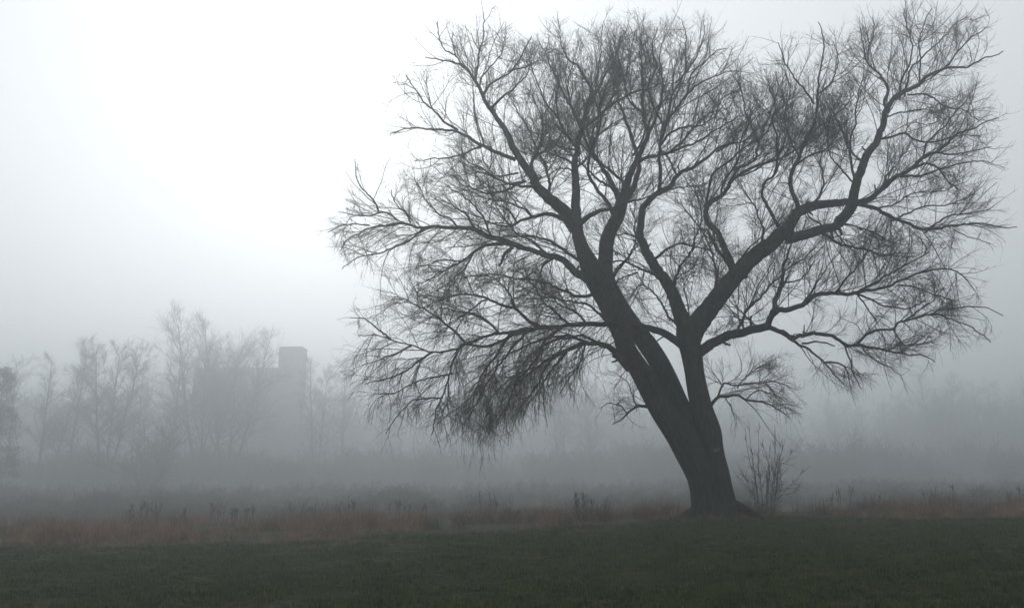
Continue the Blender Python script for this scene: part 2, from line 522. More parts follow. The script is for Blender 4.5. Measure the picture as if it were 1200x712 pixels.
br('G10', 'G', 1.8, 3.5, 1.3, [1012, 190, 1000, 178, 990, 160, 984, 146, 975, 138])
br('H', 'F1', -2.2, 9, 2.2, [998, 238, 1021, 234, 1038, 220, 1055, 207, 1070, 196, 1082, 184, 1097, 178, 1112, 166, 1126, 154, 1150, 146, 1170, 138])
br('H1', 'H', .9, 4.5, 1.3, [1070, 197, 1091, 193, 1103, 199, 1111, 210, 1124, 222], 'mix')
br('H2', 'H', -.8, 3.4, 1.2, [1082, 184, 1086, 168, 1094, 158, 1112, 140, 1132, 118])
br('H3', 'H', -1.4, 4, 1.3, [1055, 207, 1084, 204, 1110, 196, 1140, 190, 1164, 192])
br('H4', 'H', 1.6, 3.6, 1.3, [1036, 222, 1040, 205, 1052, 192, 1058, 175])
br('H5', 'H', -1.0, 3.2, 1.2, [1097, 178, 1118, 180, 1140, 176, 1162, 172])
br('I', 'F1', -1.4, 6.5, 1.6, [1000, 238, 1017, 243, 1033, 251, 1057, 266, 1084, 273, 1112, 269, 1145, 266, 1177, 269, 1192, 266], 'mix')
br('I1', 'I', -.7, 3, 1.2, [1084, 273, 1100, 260, 1122, 252, 1148, 250, 1166, 240])
br('I2', 'I', .8, 3, 1.2, [1045, 259, 1065, 250, 1088, 240, 1115, 238, 1140, 228])
br('I3', 'I', .9, 2.6, 1.1, [1020, 245, 1045, 240, 1070, 226, 1100, 222, 1130, 214])
br('I4', 'I', .4, 2, 1, [1118, 269, 1140, 278, 1160, 286], 'droop')
br('S', 'G', .6, 4.2, 1.3, [1002, 210, 993, 184, 994, 161, 999, 148, 1000, 128, 1007, 104, 1012, 84])
br('S2', 'S', -.8, 2.4, 1.1, [994, 163, 984, 150, 974, 138, 968, 118])
br('S3', 'G', -1.2, 3.2, 1.2, [1001, 216, 990, 200, 976, 184, 970, 164, 972, 142])
br('R', 'F1', -1.0, 7.5, 2, [931, 258, 934, 240, 925, 223, 923, 212, 927, 199, 934, 187, 940, 170, 944, 161, 953, 144, 955, 121, 957, 100, 959, 81, 963, 62, 962, 41, 959, 26])
br('R2', 'R', 1.2, 4, 1.5, [943, 163, 961, 148, 978, 138, 990, 127, 1000, 112])
br('R3', 'R', -1.0, 3.4, 1.3, [954, 122, 940, 98, 925, 81, 917, 68, 912, 50])
br('R4', 'R', .8, 3, 1.2, [956, 112, 972, 98, 978, 80, 980, 62, 976, 48])
br('R5', 'R', 1.6, 3.6, 1.3, [936, 182, 926, 160, 920, 136, 926, 112, 922, 90])
br('R6', 'R', -1.4, 3.4, 1.3, [929, 196, 944, 186, 962, 178, 976, 168])
br('Q', 'F', -1.6, 5.5, 1.8, [913, 268, 906, 252, 896, 235, 893, 226, 898, 214, 908, 205, 911, 192, 911, 170, 904, 146, 908, 120, 900, 92])
br('Q2', 'Q', 1.4, 3, 1.2, [909, 203, 918, 185, 928, 165, 940, 150])
br('P', 'F', 1.2, 10.5, 3, [858, 315, 856, 305, 849, 288, 841, 271, 832, 260, 829.5, 248, 833, 239, 843, 231, 854, 220, 858, 210, 873, 201, 889, 194, 904, 188, 925, 180, 944, 170, 962, 156])
br('P1', 'F', .4, 5.5, 3.2, [856, 313, 849.5, 303, 839, 288, 829.5, 270], 'none')
br('P2', 'P', -1.3, 4.2, 1.4, [830, 246, 829, 235, 832, 223, 835, 208, 843, 197, 856, 187, 877, 170, 896, 158, 906, 140])
br('P3', 'P', 1.6, 4.6, 1.5, [858, 211, 864, 197, 877, 189, 887, 182, 888, 168, 896, 152, 903, 134, 911, 108, 910, 84])
br('P3b', 'P3', -1.2, 3, 1.2, [889, 166, 880, 148, 872, 130, 870, 108, 862, 92])
br('P4', 'P', -1.0, 3, 1.2, [860, 208, 882, 200, 898, 190, 914, 176, 922, 158])
br('P5', 'P', -1.8, 3.6, 1.4, [845, 230, 848, 212, 862, 190, 868, 165, 878, 142, 888, 118])
br('FS', 'F', -.9, 3, 1.2, [862, 310, 880, 288, 896, 272, 908, 258], 'mix')
br('FS2', 'F', -.8, 2.6, 1.2, [972, 268, 985, 278, 995, 290, 1003, 296], 'none') if False else None
br('FT', 'F2', -.9, 2.6, 1.2, [974, 268, 984, 277, 992, 287, 1003, 296], 'droop')
br('FU', 'F2', -1.3, 3, 1.2, [985, 262, 1005, 266, 1026, 272, 1045, 284], 'mix')
br('FV', 'F2', 1.5, 3, 1.2, [968, 268, 955, 258, 945, 250, 938, 236], 'mix')

# --- lower right limb
br('E', 'C', -.8, 13.5, 10, [810, 420, 821, 412, 842, 399, 863, 391, 884, 386, 902, 382])
br('E1', 'E', 1.6, 9, 3, [899, 384, 905, 365, 910, 348, 915, 330, 915, 315, 920, 300, 928, 284, 940, 270], 'up', .9)
br('E1b', 'E1', -1.0, 3, 1.2, [914, 331, 930, 330, 944, 322, 952, 310])
br('E2', 'E', -1.0, 8.5, 5, [904, 370, 914, 362, 926, 362, 939, 358, 949, 350, 960, 345, 979, 343, 1003, 343])
br('E2a', 'E2', -.8, 4.6, 1.5, [1000, 343, 1026, 341, 1052, 334, 1080, 322, 1108, 316, 1128, 326, 1142, 340], 'mix')
br('E2b', 'E2', 1.0, 4, 1.4, [1003, 343, 1015, 336, 1031, 327, 1050, 313, 1066, 304, 1088, 296])
br('E2c', 'E2', -.8, 2.6, 1.2, [1003, 343, 1012, 352, 1024, 371, 1030, 382], 'mix')
br('E2d', 'E2', -1.4, 3.4, 1.2, [1003, 344, 1020, 350, 1038, 357, 1062, 360, 1084, 352], 'mix')
br('E2e', 'E2', 1.3, 3, 1.2, [939, 358, 950, 340, 960, 322, 972, 304, 984, 296])
br('E2f', 'E2', .9, 3.4, 1.3, [979, 343, 992, 328, 1006, 312, 1018, 296, 1036, 288])
br('E2g', 'E2a', -1.0, 2.6, 1.1, [1052, 334, 1076, 336, 1100, 346, 1116, 352], 'mix')
br('E3', 'E', .9, 7, 4.5, [900, 383, 916, 388, 927, 394, 940, 392, 954, 391, 969, 393, 981, 398, 994, 406])
br('E3a', 'E3', -.7, 4.4, 1.5, [992, 405, 1005, 405, 1019, 406, 1038, 411, 1061, 414, 1080, 416, 1096, 424], 'mix')
br('E3a2', 'E3a', -.6, 2.4, 1, [1038, 411, 1056, 404, 1078, 404, 1096, 398], 'mix')
br('E3c', 'E3a', .8, 4.2, 1.5, [1003, 405, 1015, 392, 1031, 386, 1047, 385, 1059, 377, 1087, 369, 1107, 370, 1128, 378, 1147, 390, 1161, 401], 'mix')
br('E3d', 'E3c', -.8, 2.8, 1.1, [1087, 369, 1110, 361, 1142, 359, 1160, 362, 1176, 370], 'mix')
br('E3e', 'E3c', .9, 2.6, 1.1, [1047, 385, 1052, 396, 1060, 406], 'droop')
br('E3f', 'E3c', -1.0, 2.6, 1.1, [1059, 377, 1076, 362, 1094, 350, 1106, 336])
br('E3g', 'E3', -.5, 3, 1.1, [990, 404, 996, 424, 1002, 440, 1010, 456], 'droop')
br('E3h', 'E3a', .5, 2.4, 1.1, [1010, 405, 1022, 420, 1040, 430, 1056, 440], 'droop')
br('E4', 'E', -.5, 5.5, 2, [912, 387, 927, 396, 937, 403, 952, 414, 964, 423, 971, 431, 985, 446], 'mix', .7)
br('E4b', 'E4', -.4, 3.4, 1.3, [965, 425, 977, 423, 988, 428, 994, 437, 996, 450], 'droop')
br('E4c', 'E4', .5, 2.6, 1.4, [940, 402, 958, 402, 978, 405], 'none')
br('E5', 'E', 2.0, 3.6, 1.3, [872, 389, 870, 376, 858, 366, 848, 354], 'mix')
br('E6', 'E', 1.8, 3, 1.2, [890, 385, 876, 374, 862, 360, 852, 344], 'mix')

# --- low twiggy branches on the trunk
br('T', 'C', -.5, 5, 1.4, [830, 480, 836, 470, 841, 465, 851, 463, 865, 462, 876, 469, 891, 472, 910, 479, 925, 490], 'droop')
br('T2', 'T', .6, 3, 1.2, [841, 465, 848, 451, 864, 454, 885, 451, 910, 448, 926, 454], 'mix')
br('T3', 'T2', -.3, 2, 1, [848, 452, 840, 442, 833, 434], 'up')
br('T4', 'T', -.4, 2, 1, [850, 464, 856, 476, 860, 487], 'droop')
br('T5', 'T', .4, 2, 1, [874, 468, 888, 460, 904, 462, 920, 470], 'mix')
br('T6', 'T2', .9, 2, 1, [864, 454, 876, 440, 890, 430, 902, 424], 'mix')
br('U', 'A', -.5, 6, 2.5, [772, 480, 760, 477, 745, 477, 731, 486, 718, 497], 'mix')
br('U2', 'U', .6, 2.6, 1, [747, 477, 742, 462, 736, 448, 726, 440], 'mix')
br('U3', 'U', -.5, 2.2, 1, [735, 484, 726, 476, 712, 474, 702, 478], 'droop')

# --- the long lower left limbs
br('J', 'C', -2.6, 9.5, 3.5, [806, 410, 794, 400, 775, 388, 754, 381, 734, 379, 714, 380, 684, 381, 660, 381, 638, 382, 618, 384, 597, 388, 572, 390, 557, 395, 542, 403, 532, 407, 506, 412, 481, 405, 456, 398, 443, 395, 420, 393], 'droop', 1.1)
br('J2', 'J', -.7, 5.5, 1.4, [640, 382, 608, 392, 582, 404, 567, 407, 552, 408, 542, 411, 533, 431, 527, 446, 519, 466, 513, 484, 506, 509], 'droop')
br('J2b', 'J2', .3, 2, 1, [526, 450, 525, 461, 524, 475, 528, 491], 'droop')
br('J2c', 'J2', -.9, 3, 1.2, [531, 437, 512, 442, 494, 448, 470, 458, 443, 466], 'droop')
br('J2d', 'J2', .8, 2.6, 1.2, [519, 466, 500, 468, 481, 474, 466, 490, 452, 508], 'droop')
br('J3', 'J', .9, 4, 1.4, [545, 401, 529, 388, 511, 375, 499, 365, 480, 354, 462, 348], 'mix', 1.3)
br('J4', 'J', -.9, 3.6, 1.3, [507, 412, 490, 424, 470, 436, 452, 444, 428, 450], 'droop', 1.1)
br('J5', 'J', .7, 3.2, 1.2, [482, 405, 466, 414, 446, 420, 424, 428], 'droop', 1.1)
br('J6', 'J', 1.2, 3, 1.2, [458, 398, 440, 384, 424, 374, 410, 372], 'mix', 1.2)
br('J7', 'J', -1.5, 4.4, 1.4, [622, 384, 604, 402, 590, 424, 575, 446, 562, 470, 548, 490], 'droop', 1.1)
br('J8', 'J', 1.3, 4, 1.4, [600, 388, 585, 408, 570, 430, 558, 455, 552, 480, 549, 505], 'droop', 1.1)
br('J9', 'J', -2.0, 4, 1.4, [660, 381, 640, 398, 624, 420, 606, 446, 596, 470, 588, 492], 'droop', 1.1)
br('J10', 'J', 1.8, 4, 1.4, [584, 389, 572, 376, 556, 366, 538, 362, 516, 360], 'mix', 1.3)
br('V', 'J', -1.8, 5.5, 1.8, [634, 383, 619, 375, 604, 361, 589, 356, 573, 350, 558, 345, 541, 344, 518, 350, 496, 360], 'mix', 1.1)
br('V2', 'V', -.8, 3, 1.2, [604, 361, 598, 346, 586, 332, 570, 322], 'mix')
br('V3', 'V', .9, 3, 1.2, [573, 350, 556, 360, 540, 372, 524, 380], 'droop')
br('V4', 'J', -2.2, 4, 1.4, [668, 381, 650, 366, 636, 352, 626, 335, 612, 322], 'mix', 1.1)
br('V5', 'J', 1.8, 4, 1.4, [690, 381, 672, 366, 655, 360, 640, 346, 630, 330], 'mix', 1.1)
br('K', 'A', -1.6, 10, 3.5, [738, 432, 728, 421, 718, 408, 703, 401, 691, 400, 680, 404, 664, 412, 646, 420, 628, 430, 612, 444, 600, 460], 'droop', 1.1)
br('K2', 'K', -1.0, 4.4, 1.4, [688, 401, 672, 396, 655, 398, 636, 408, 618, 424, 604, 440], 'droop', 1.1)
br('K3', 'K', .6, 3, 1.2, [686, 402, 682, 418, 677, 432, 666, 444, 656, 462], 'droop', .8)
br('K3b', 'K3', -.3, 1.8, 1, [677, 432, 668, 434, 656, 446], 'droop', .6)
br('K4', 'K', 1.4, 4, 1.4, [664, 412, 652, 428, 640, 446, 630, 462, 616, 476], 'droop', 1.1)
br('K5', 'K', -1.4, 4, 1.4, [646, 420, 634, 442, 622, 462, 604, 482], 'droop', 1.1)
br('K6', 'K', 1.6, 3.4, 1.3, [628, 430, 606, 438, 588, 450, 574, 468, 568, 490], 'droop', 1.1)
br('K7', 'K', -2.4, 4.4, 1.4, [700, 401, 684, 394, 662, 392, 640, 396, 616, 406, 590, 420, 572, 440], 'droop', 1.1)
br('LM', 'A', -1.2, 12, 5, [704, 345, 694, 332, 680, 320, 663, 308, 646, 299, 625, 293, 604, 289, 589, 288, 573, 289, 558, 294, 541, 306, 520, 317, 498, 330], 'mix')
br('LM2', 'LM', -.8, 2.6, 1.2, [541, 306, 522, 304, 505, 308, 490, 314], 'mix')
br('LM3', 'LM', 1.1, 3, 1.2, [556, 295, 540, 318, 520, 334, 505, 344], 'droop')
br('LM4', 'LM', -1.2, 5, 2.5, [600, 289, 594, 298, 588, 306, 585, 311], 'none')
br('LM5', 'LM', 1.5, 4, 1.4, [650, 301, 636, 312, 630, 328, 616, 344, 598, 352], 'droop', 1.1)
br('LM6', 'LM', -1.4, 4, 1.4, [640, 297, 622, 280, 606, 272, 590, 252, 580, 238], 'up')
br('M', 'LM', -1.6, 8.5, 2.2, [612, 290, 594, 283, 579, 278, 562, 271, 541, 268, 527, 266, 513, 265, 498, 266, 481, 261, 464, 258, 454, 260, 433, 264, 418, 271, 405, 281, 399, 294], 'mix')
br('M2', 'M', .7, 3.6, 1.2, [498, 267, 479, 281, 464, 288, 447, 295, 424, 301, 401, 315], 'droop', .6)
br('M3', 'M', -.8, 3.2, 1.2, [466, 258, 454, 251, 443, 248, 430, 253, 411, 253, 396, 248], 'up')
br('M4', 'M3', .6, 3, 1.1, [444, 248, 437, 235, 422, 218, 417, 203, 416, 186], 'up')
br('M5', 'M', .9, 3.2, 1.2, [536, 266, 527, 256, 516, 252, 506, 242, 496, 231, 489, 216], 'up')
br('M6', 'M', -1.2, 3.4, 1.2, [558, 270, 545, 252, 530, 240, 514, 234], 'up')
br('M7', 'M', 1.5, 3.6, 1.3, [575, 276, 566, 258, 556, 240, 540, 226, 522, 216], 'up')
br('M8', 'M', -.7, 2.4, 1.1, [433, 264, 416, 262, 398, 264, 384, 272], 'mix')
br('M9', 'M', .9, 2.8, 1.1, [481, 261, 474, 248, 462, 236, 458, 222], 'up')
br('M10', 'M', .9, 2.2, 1.1, [512, 265, 494, 272, 474, 276, 452, 280], 'mix')


# --- the far and near sides of the crown
br('X1', 'D', 4.0, 4.5, 1.2, [787, 337, 800, 310, 815, 285, 822, 255, 818, 228])
br('X2', 'F', 4.5, 4.5, 1.2, [834, 358, 838, 325, 826, 290, 812, 262, 800, 240])
br('X3', 'B', 4.5, 5, 1.2, [718, 325, 735, 300, 742, 270, 738, 240])
br('X4', 'F', 4.0, 4.5, 1.2, [880, 302, 890, 270, 880, 240, 868, 215])
br('X5', 'E', 4.0, 4.5, 1.3, [863, 391, 880, 360, 900, 340, 930, 310, 955, 290])
br('X6', 'A', 4.0, 5, 1.3, [695, 318, 670, 300, 640, 280, 600, 275, 560, 285, 525, 290], 'mix')
br('X7', 'A', 4.5, 5, 1.3, [708, 343, 680, 345, 650, 335, 615, 325, 575, 320, 545, 325], 'mix')
br('X8', 'F1', 4.0, 4.5, 1.3, [950, 244, 965, 215, 960, 185, 975, 160])
br('X9', 'F2', 4.0, 4.5, 1.3, [959, 271, 990, 285, 1030, 295, 1070, 300], 'mix')
br('X10', 'C', 4.5, 4.5, 1.3, [806, 395, 782, 370, 770, 345, 752, 335, 740, 345], 'mix')
br('X11', 'A1', 4.0, 5, 1.3, [644, 233, 640, 205, 625, 170, 612, 140, 600, 120])
br('X12', 'A1', -4.0, 4.5, 1.3, [629, 218, 600, 215, 570, 200, 548, 190])
br('X13', 'J', 3.5, 4.5, 1.3, [714, 380, 690, 360, 660, 355, 620, 350], 'mix')
br('X14', 'D', -4.0, 4.5, 1.3, [765, 306, 790, 288, 812, 290, 840, 300], 'mix')


# ------------------------------------------------------------------ growing the fine wood
def unit(v):
    return v / (np.linalg.norm(v, axis=-1, keepdims=True) + 1e-9)


def grow(S, Dr, Ln, k, wander, trop):
    """S,Dr (n,3), Ln (n,), trop (n,) pull along z per step -> (n,k+1,3)"""
    n = len(S)
    P = np.empty((n, k + 1, 3))
    P[:, 0] = S
    d = unit(Dr)
    curl = rng.normal(0, wander * .6, (n, 3))
    for i in range(k):
        d = d + rng.normal(0, wander, (n, 3)) + curl
        d[:, 2] += trop
        d = unit(d)
        P[:, i + 1] = P[:, i] + d * (Ln / k)[:, None]
    return P


def sprout(P, Rr, m, t0, ang, t_pow=1.0):
    """m children per polyline: start points, directions, parent radius, relative place"""
    n, k, _ = P.shape
    t = t0 + (1 - t0) * rng.random((n, m)) ** t_pow
    f = t * (k - 1)
    i = np.minimum(f.astype(int), k - 2)
    fr = (f - i)[..., None]
    rows = np.arange(n)[:, None]
    S = P[rows, i] * (1 - fr) + P[rows, i + 1] * fr
    T = unit(P[rows, i + 1] - P[rows, i])
    r = Rr[rows, i] * (1 - fr[..., 0]) + Rr[rows, i + 1] * fr[..., 0]
    rv = rng.normal(0, 1, T.shape)
    perp = unit(rv - (rv * T).sum(-1, keepdims=True) * T)
    a = rng.normal(ang, .22, t.shape)[..., None]
    Dv = T * np.cos(a) + perp * np.sin(a)
    return S.reshape(-1, 3), Dv.reshape(-1, 3), r.ravel(), t.ravel()


STY = {  # pull per step for the three orders, spread angle
    'up': ((.04, .04, .045), .72), 'mix': ((.0, -.01, .0), .75), 'droop': ((-.05, -.09, -.13), .75)}
TWIG_DENS = 1.08


def twigs_for(world, style, dens, g, spacing=.21):
    (p1, p2, p3), ang = STY[style]
    P, Rr = world[:, :3], world[:, 3]
    seg = np.r_[0, np.cumsum(np.linalg.norm(np.diff(P, axis=0), axis=1))]
    ok = seg[np.argmax(Rr < .13)] if (Rr < .13).any() else seg[-1]
    Lt = seg[-1] - ok
    if Lt < .15:
        return
    n = max(4, int(Lt / spacing * dens * TWIG_DENS * (.9 if style == 'up' else 1.0)))
    s = ok + Lt * np.sort(rng.random(n)) ** .85
    S = np.stack([np.interp(s, seg, P[:, i]) for i in range(3)], 1)
    e = np.minimum(s + .15, seg[-1])
    b = e - .3
    T = unit(np.stack([np.interp(e, seg, P[:, i]) - np.interp(b, seg, P[:, i]) for i in range(3)], 1))
    r0 = np.interp(s, seg, Rr)
    rv = rng.normal(0, 1, T.shape)
    if style == 'up':
        rv[:, 2] += .5
    elif style == 'droop':
        rv[:, 2] -= .35
    perp = unit(rv - (rv * T).sum(-1, keepdims=True) * T)
    a = np.abs(rng.normal(ang, .25, n))[:, None]
    Dv = T * np.cos(a) + perp * np.sin(a)
    tail = 1 - .5 * (s - ok) / Lt
    Ln = rng.uniform(.5, 1.0, n) * np.minimum(2.9, .8 + .55 * Lt) * tail * np.where(rng.random(n) < .2, 1.35, .9)
    # the last one carries the branch tip on
    S = np.vstack([S, P[-1:]])
    Dv = np.vstack([Dv, unit(P[-1:] - P[-3:-2])])
    Ln = np.r_[Ln, .8]
    r0 = np.r_[r0, Rr[-1]]
    n += 1
    P1 = grow(S, Dv, Ln, 10, .075, np.full(n, p1))
    ok1 = inside(P1[:, -1])
    P1, Ln, r0 = P1[ok1], Ln[ok1], r0[ok1]
    ra = np.minimum(r0 * .62, .0068 + .0048 * Ln)
    R1 = ra[:, None] * np.linspace(1, .4, 11)[None]
    g.tubes(P1, R1, 4)
    m2 = 8
    S, Dv, rp, t = sprout(P1, R1, m2, .12, .58)
    L2 = np.repeat(Ln, m2) * rng.uniform(.2, .55, len(S)) * (1.15 - .55 * t) + .12
    P2 = grow(S, Dv, L2, 6, .075, np.full(len(S), p2) + rng.normal(0, .03, len(S)))
    ok2 = inside(P2[:, -1]) | (rng.random(len(S)) < .05)
    P2, L2, rp = P2[ok2], L2[ok2], rp[ok2]
    R2 = np.minimum(rp * .8, .0054)[:, None] * np.linspace(1, .55, 7)[None]
    g.tubes(P2, R2, 3)
    m3 = 4
    S, Dv, rp, t = sprout(P2, R2, m3, .15, .52)
    L3 = np.repeat(L2, m3) * rng.uniform(.3, .7, len(S)) + .12
    if style == 'droop':
        L3 *= np.where(rng.random(len(S)) < .25, 1.9, 1.0)
    P3 = grow(S, Dv, L3, 4, .075, np.full(len(S), p3) + rng.normal(0, .04, len(S)))
    ok3 = inside(P3[:, -1]) | (rng.random(len(S)) < .05)
    P3, rp = P3[ok3], rp[ok3]
    R3 = np.minimum(rp * .85, .0037)[:, None] * np.linspace(1, .6, 5)[None]
    g.tubes(P3, R3, 3)


# the outline that the crown keeps to
CROWN = np.array([
    372, 300, 374, 268, 398, 232, 406, 192, 418, 180, 432, 205, 452, 222, 484, 212, 500, 205, 470, 196, 452, 160, 462, 140, 450, 125, 458, 88,
    478, 80, 494, 88, 498, 62, 492, 28, 514, 20, 540, 30, 552, 10, 572, 6, 590, 30, 615, 22, 640, 34, 668, 18, 700, 14, 735, 8, 760, 14, 800, 12,
    830, 18, 855, 45, 880, 60, 895, 85, 912, 45, 935, 40, 945, 18, 968, 14, 985, 45, 1000, 20, 1020, 12, 1045, 2, 1075, -8, 1110, -4, 1140, 8,
    1160, 28, 1185, 55, 1180, 85, 1170, 115, 1178, 150, 1165, 180, 1170, 215, 1160, 235, 1200, 255, 1203, 285, 1160, 298, 1120, 290, 1135, 320,
    1160, 345, 1180, 370, 1175, 395, 1150, 412, 1110, 420, 1090, 440, 1050, 452, 1012, 470, 985, 462, 950, 440, 930, 420, 940, 450, 940, 505,
    905, 510, 860, 500, 835, 480, 770, 500, 730, 510, 712, 520, 700, 480, 690, 455, 650, 480, 610, 505, 590, 545, 560, 545, 545, 520, 500, 515,
    460, 515, 430, 490, 400, 450, 395, 400, 405, 370, 425, 360, 455, 345, 465, 330, 430, 325, 398, 325, 392, 305], float).reshape(-1, 2)


def inside(P):
    """whether points lie within the crown's silhouette seen from the field"""
    r = P - (0, 0, CAM_Z) + rng.normal(0, .55, P.shape)
    fw = r[:, 1] * math.cos(PITCH) + r[:, 2] * math.sin(PITCH)
    up = -r[:, 1] * math.sin(PITCH) + r[:, 2] * math.cos(PITCH)
    x, y = 600 + F_PX * r[:, 0] / fw, 356 - F_PX * up / fw
    x1, y1 = CROWN[:, 0], CROWN[:, 1]
    x2, y2 = np.roll(x1, -1), np.roll(y1, -1)
    Y = y[:, None]
    c = ((y1 > Y) != (y2 > Y)) & (x[:, None] < (x2 - x1) * (Y - y1) / (y2 - y1 + 1e-9) + x1)
    return c.sum(1) % 2 == 1


BASE = px(838, 611, D0)
BASE[2] = gz(BASE[0], D0)
willow = empty('willow_tree', BASE, 'huge bare old willow leaning left with three fused stems and a wide twiggy crown', 'tree')
BASE_V = BASE.copy()

trunk_geo = Geo()
for nme in 'ABC':
    wl = TR[nme]['world']
    low = np.clip(1 - (wl[:, 2] - BASE[2]) / 1.1, 0, 1)
    wl = wl.copy()
    wl[:, 3] *= 1 + .3 * low ** 2
    trunk_geo.tubes(wl[None, :, :3], wl[None, :, 3], 56, cap=True, rough=.10)
trunk = trunk_geo.build('trunk', M_BARK, willow, BASE)
# roots running out from the foot of the trunk
for k in range(8):
    a = k / 8 * 6.283 + rng.uniform(-.3, .3)
    r_ = np.linspace(.25, rng.uniform(1.1, 1.9), 9)
    bend = rng.uniform(-.35, .35)
    xs = BASE[0] + .1 + np.cos(a + bend * r_) * r_
    ys = BASE[1] + np.sin(a + bend * r_) * r_
    zs = ground_z(xs, ys) + np.linspace(.42, -.06, 9) * np.linspace(1, 1, 9)
    rg = Geo()
    rg.tubes(np.stack([xs, ys, zs], 1)[None], np.linspace(.28, .05, 9)[None], 10, cap=True, rough=.1)
    rg.build('root', M_BARK, willow, BASE)
# pale barked patch on the right-hand stem
sg = Geo()
pc = px(839, 527, D0 - .1)
wr = np.interp(pc[2], TR['C']['world'][:, 2], TR['C']['world'][:, 3])
cx = np.interp(pc[2], TR['C']['world'][:, 2], TR['C']['world'][:, 0])
cyy = np.interp(pc[2], TR['C']['world'][:, 2], TR['C']['world'][:, 1])
na, nz_ = 9, 7
vv = []
for j in range(nz_):
    for i in range(na):
        uu, vw = i / (na - 1) * 2 - 1, j / (nz_ - 1) * 2 - 1
        sh = max(0.0, 1 - (uu * uu + vw * vw) * .5)
        aa = -math.pi / 2 + .32 + uu * .27 * math.sqrt(1 - .4 * vw * vw)
        rr = wr * (1.0 + .10 * sh)
        vv.append((cx + math.cos(aa) * rr, cyy + math.sin(aa) * rr, pc[2] + vw * .09 * (1 - .3 * uu * uu) + .03 * uu))
i4 = np.arange(na * nz_).reshape(nz_, na)
sg.add(vv, np.stack([i4[:-1, :-1], i4[:-1, 1:], i4[1:, 1:], i4[1:, :-1]], -1).reshape(-1, 4))
tag(sg.build('bark_scar', M_SCAR, willow, BASE), 'pale worn patch of bark low on the right-hand stem')


def root_limb(n):
    while TR[n]['parent'] not in ('A', 'B', 'C'):
        n = TR[n]['parent']
    return n


LIMB, TWG = {}, {}
for nme, tr in TR.items():
    if tr['parent'] is None:
        continue
    top = root_limb(nme)
    wl = tr['world'].copy()
    if nme == top:                      # collar where the limb leaves the trunk
        s = np.linspace(0, 1, len(wl))
        wl[:, 3] *= 1 + .25 * np.exp(-s * 9)
    big = wl[0, 3] > .1
    # small crookedness
    kk = len(wl)
    wob = np.cumsum(rng.normal(0, 1, (kk, 3)), 0)
    wob -= np.linspace(0, 1, kk)[:, None] * wob[-1]
    wl[:, :3] += wob * .017 * np.minimum(1, np.linspace(0, 6, kk))[:, None]
    g = Geo()
    g.tubes(wl[None, :, :3], wl[None, :, 3], 20 if big else 8, cap=True, rough=.07 if big else .03)
    if wl[0, 3] > .06:                  # dead stubs and knots
        ns = int(rng.integers(2, 6))
        S, Dv, rp, t = sprout(wl[None, :, :3], wl[None, :, 3], ns, .08, 1.0)
        PS = grow(S, Dv, rp * 1.0 + rng.uniform(.08, .4, ns), 5, .12, np.full(ns, .02))
        g.tubes(PS, (rp * rng.uniform(.22, .5, ns))[:, None] * np.linspace(1, .55, 6)[None], 7, cap=True, rough=.1)
    if nme == top:
        LIMB[top] = g.build('limb', M_BARK, willow, BASE)
        TWG[top] = Geo()
    else:
        g.build('branch', M_BARK, LIMB[top], (0, 0, 0) if False else BASE)
    if tr['style'] != 'none':
        twigs_for(wl, tr['style'], tr['dens'], TWG[top])
# short shoots in the crotch of the right stem and along thick wood
g = TWG['F']
for (x, y, d, n) in ((818, 362, -.2, 26), (838, 394, -.3, 18), (880, 300, -.3, 16), (914, 262, -.2, 26), (990, 246, -.3, 22), (812, 400, -.4, 8)):
    c = px(x, y, D0 + d)
    S = c + rng.normal(0, .12, (n, 3))
    Dv = rng.normal(0, .6, (n, 3)) + (0, 0, .5)
    Ln = rng.uniform(.25, .9, n)
    P1 = grow(S, Dv, Ln, 6, .2, np.full(n, .04))
    R1 = np.full((n, 1), .009) * np.linspace(1, .5, 7)
    g.tubes(P1, R1, 4)
    S, Dv, rp, t = sprout(P1, R1, 5, .1, .8)
    P2 = grow(S, Dv, rng.uniform(.08, .35, len(S)), 4, .15, np.full(len(S), .02))
    g.tubes(P2, np.full((len(S), 1), .005) * np.linspace(1, .6, 5), 3)
# long strands hanging under the low left limbs
g = TWG['J']
for (x, y, sd, n, l0, l1) in ((546, 468, 6, 22, .9, 2.0), (576, 468, 7, 26, .9, 2.2), (612, 455, 14, 12, .5, 1.4), (655, 436, 14, 8, .4, 1.3)):
    S = np.array([px(x + rng.normal(0, sd), y + rng.normal(0, 12), D0 - 1.5 + rng.normal(0, .8)) for _ in range(n)])
    Dv = rng.normal(0, .25, (n, 3)) + (-.15, 0, -1)
    P1 = grow(S, Dv, rng.uniform(l0, l1, n), 8, .05, np.full(n, -.08))
    R1 = np.full((n, 1), .0065) * np.linspace(1, .5, 9)
    g.tubes(P1, R1, 3)
    S, Dv, rp, t = sprout(P1, R1, 4, .2, .4)
    g.tubes(grow(S, Dv, rng.uniform(.2, .6, len(S)), 4, .07, np.full(len(S), -.15)), np.full((len(S), 1), .004) * np.linspace(1, .6, 5), 3)
NT = 0
for k_, g in TWG.items():
    if g.n:
        NT += sum(len(q) for q in g.q) * 2
        tag(g.build('twigs', M_TWIG, LIMB[k_], BASE), kind='stuff')
print('TWIG TRIS', NT)
for o in [willow] + list(willow.children_recursive):
    pass


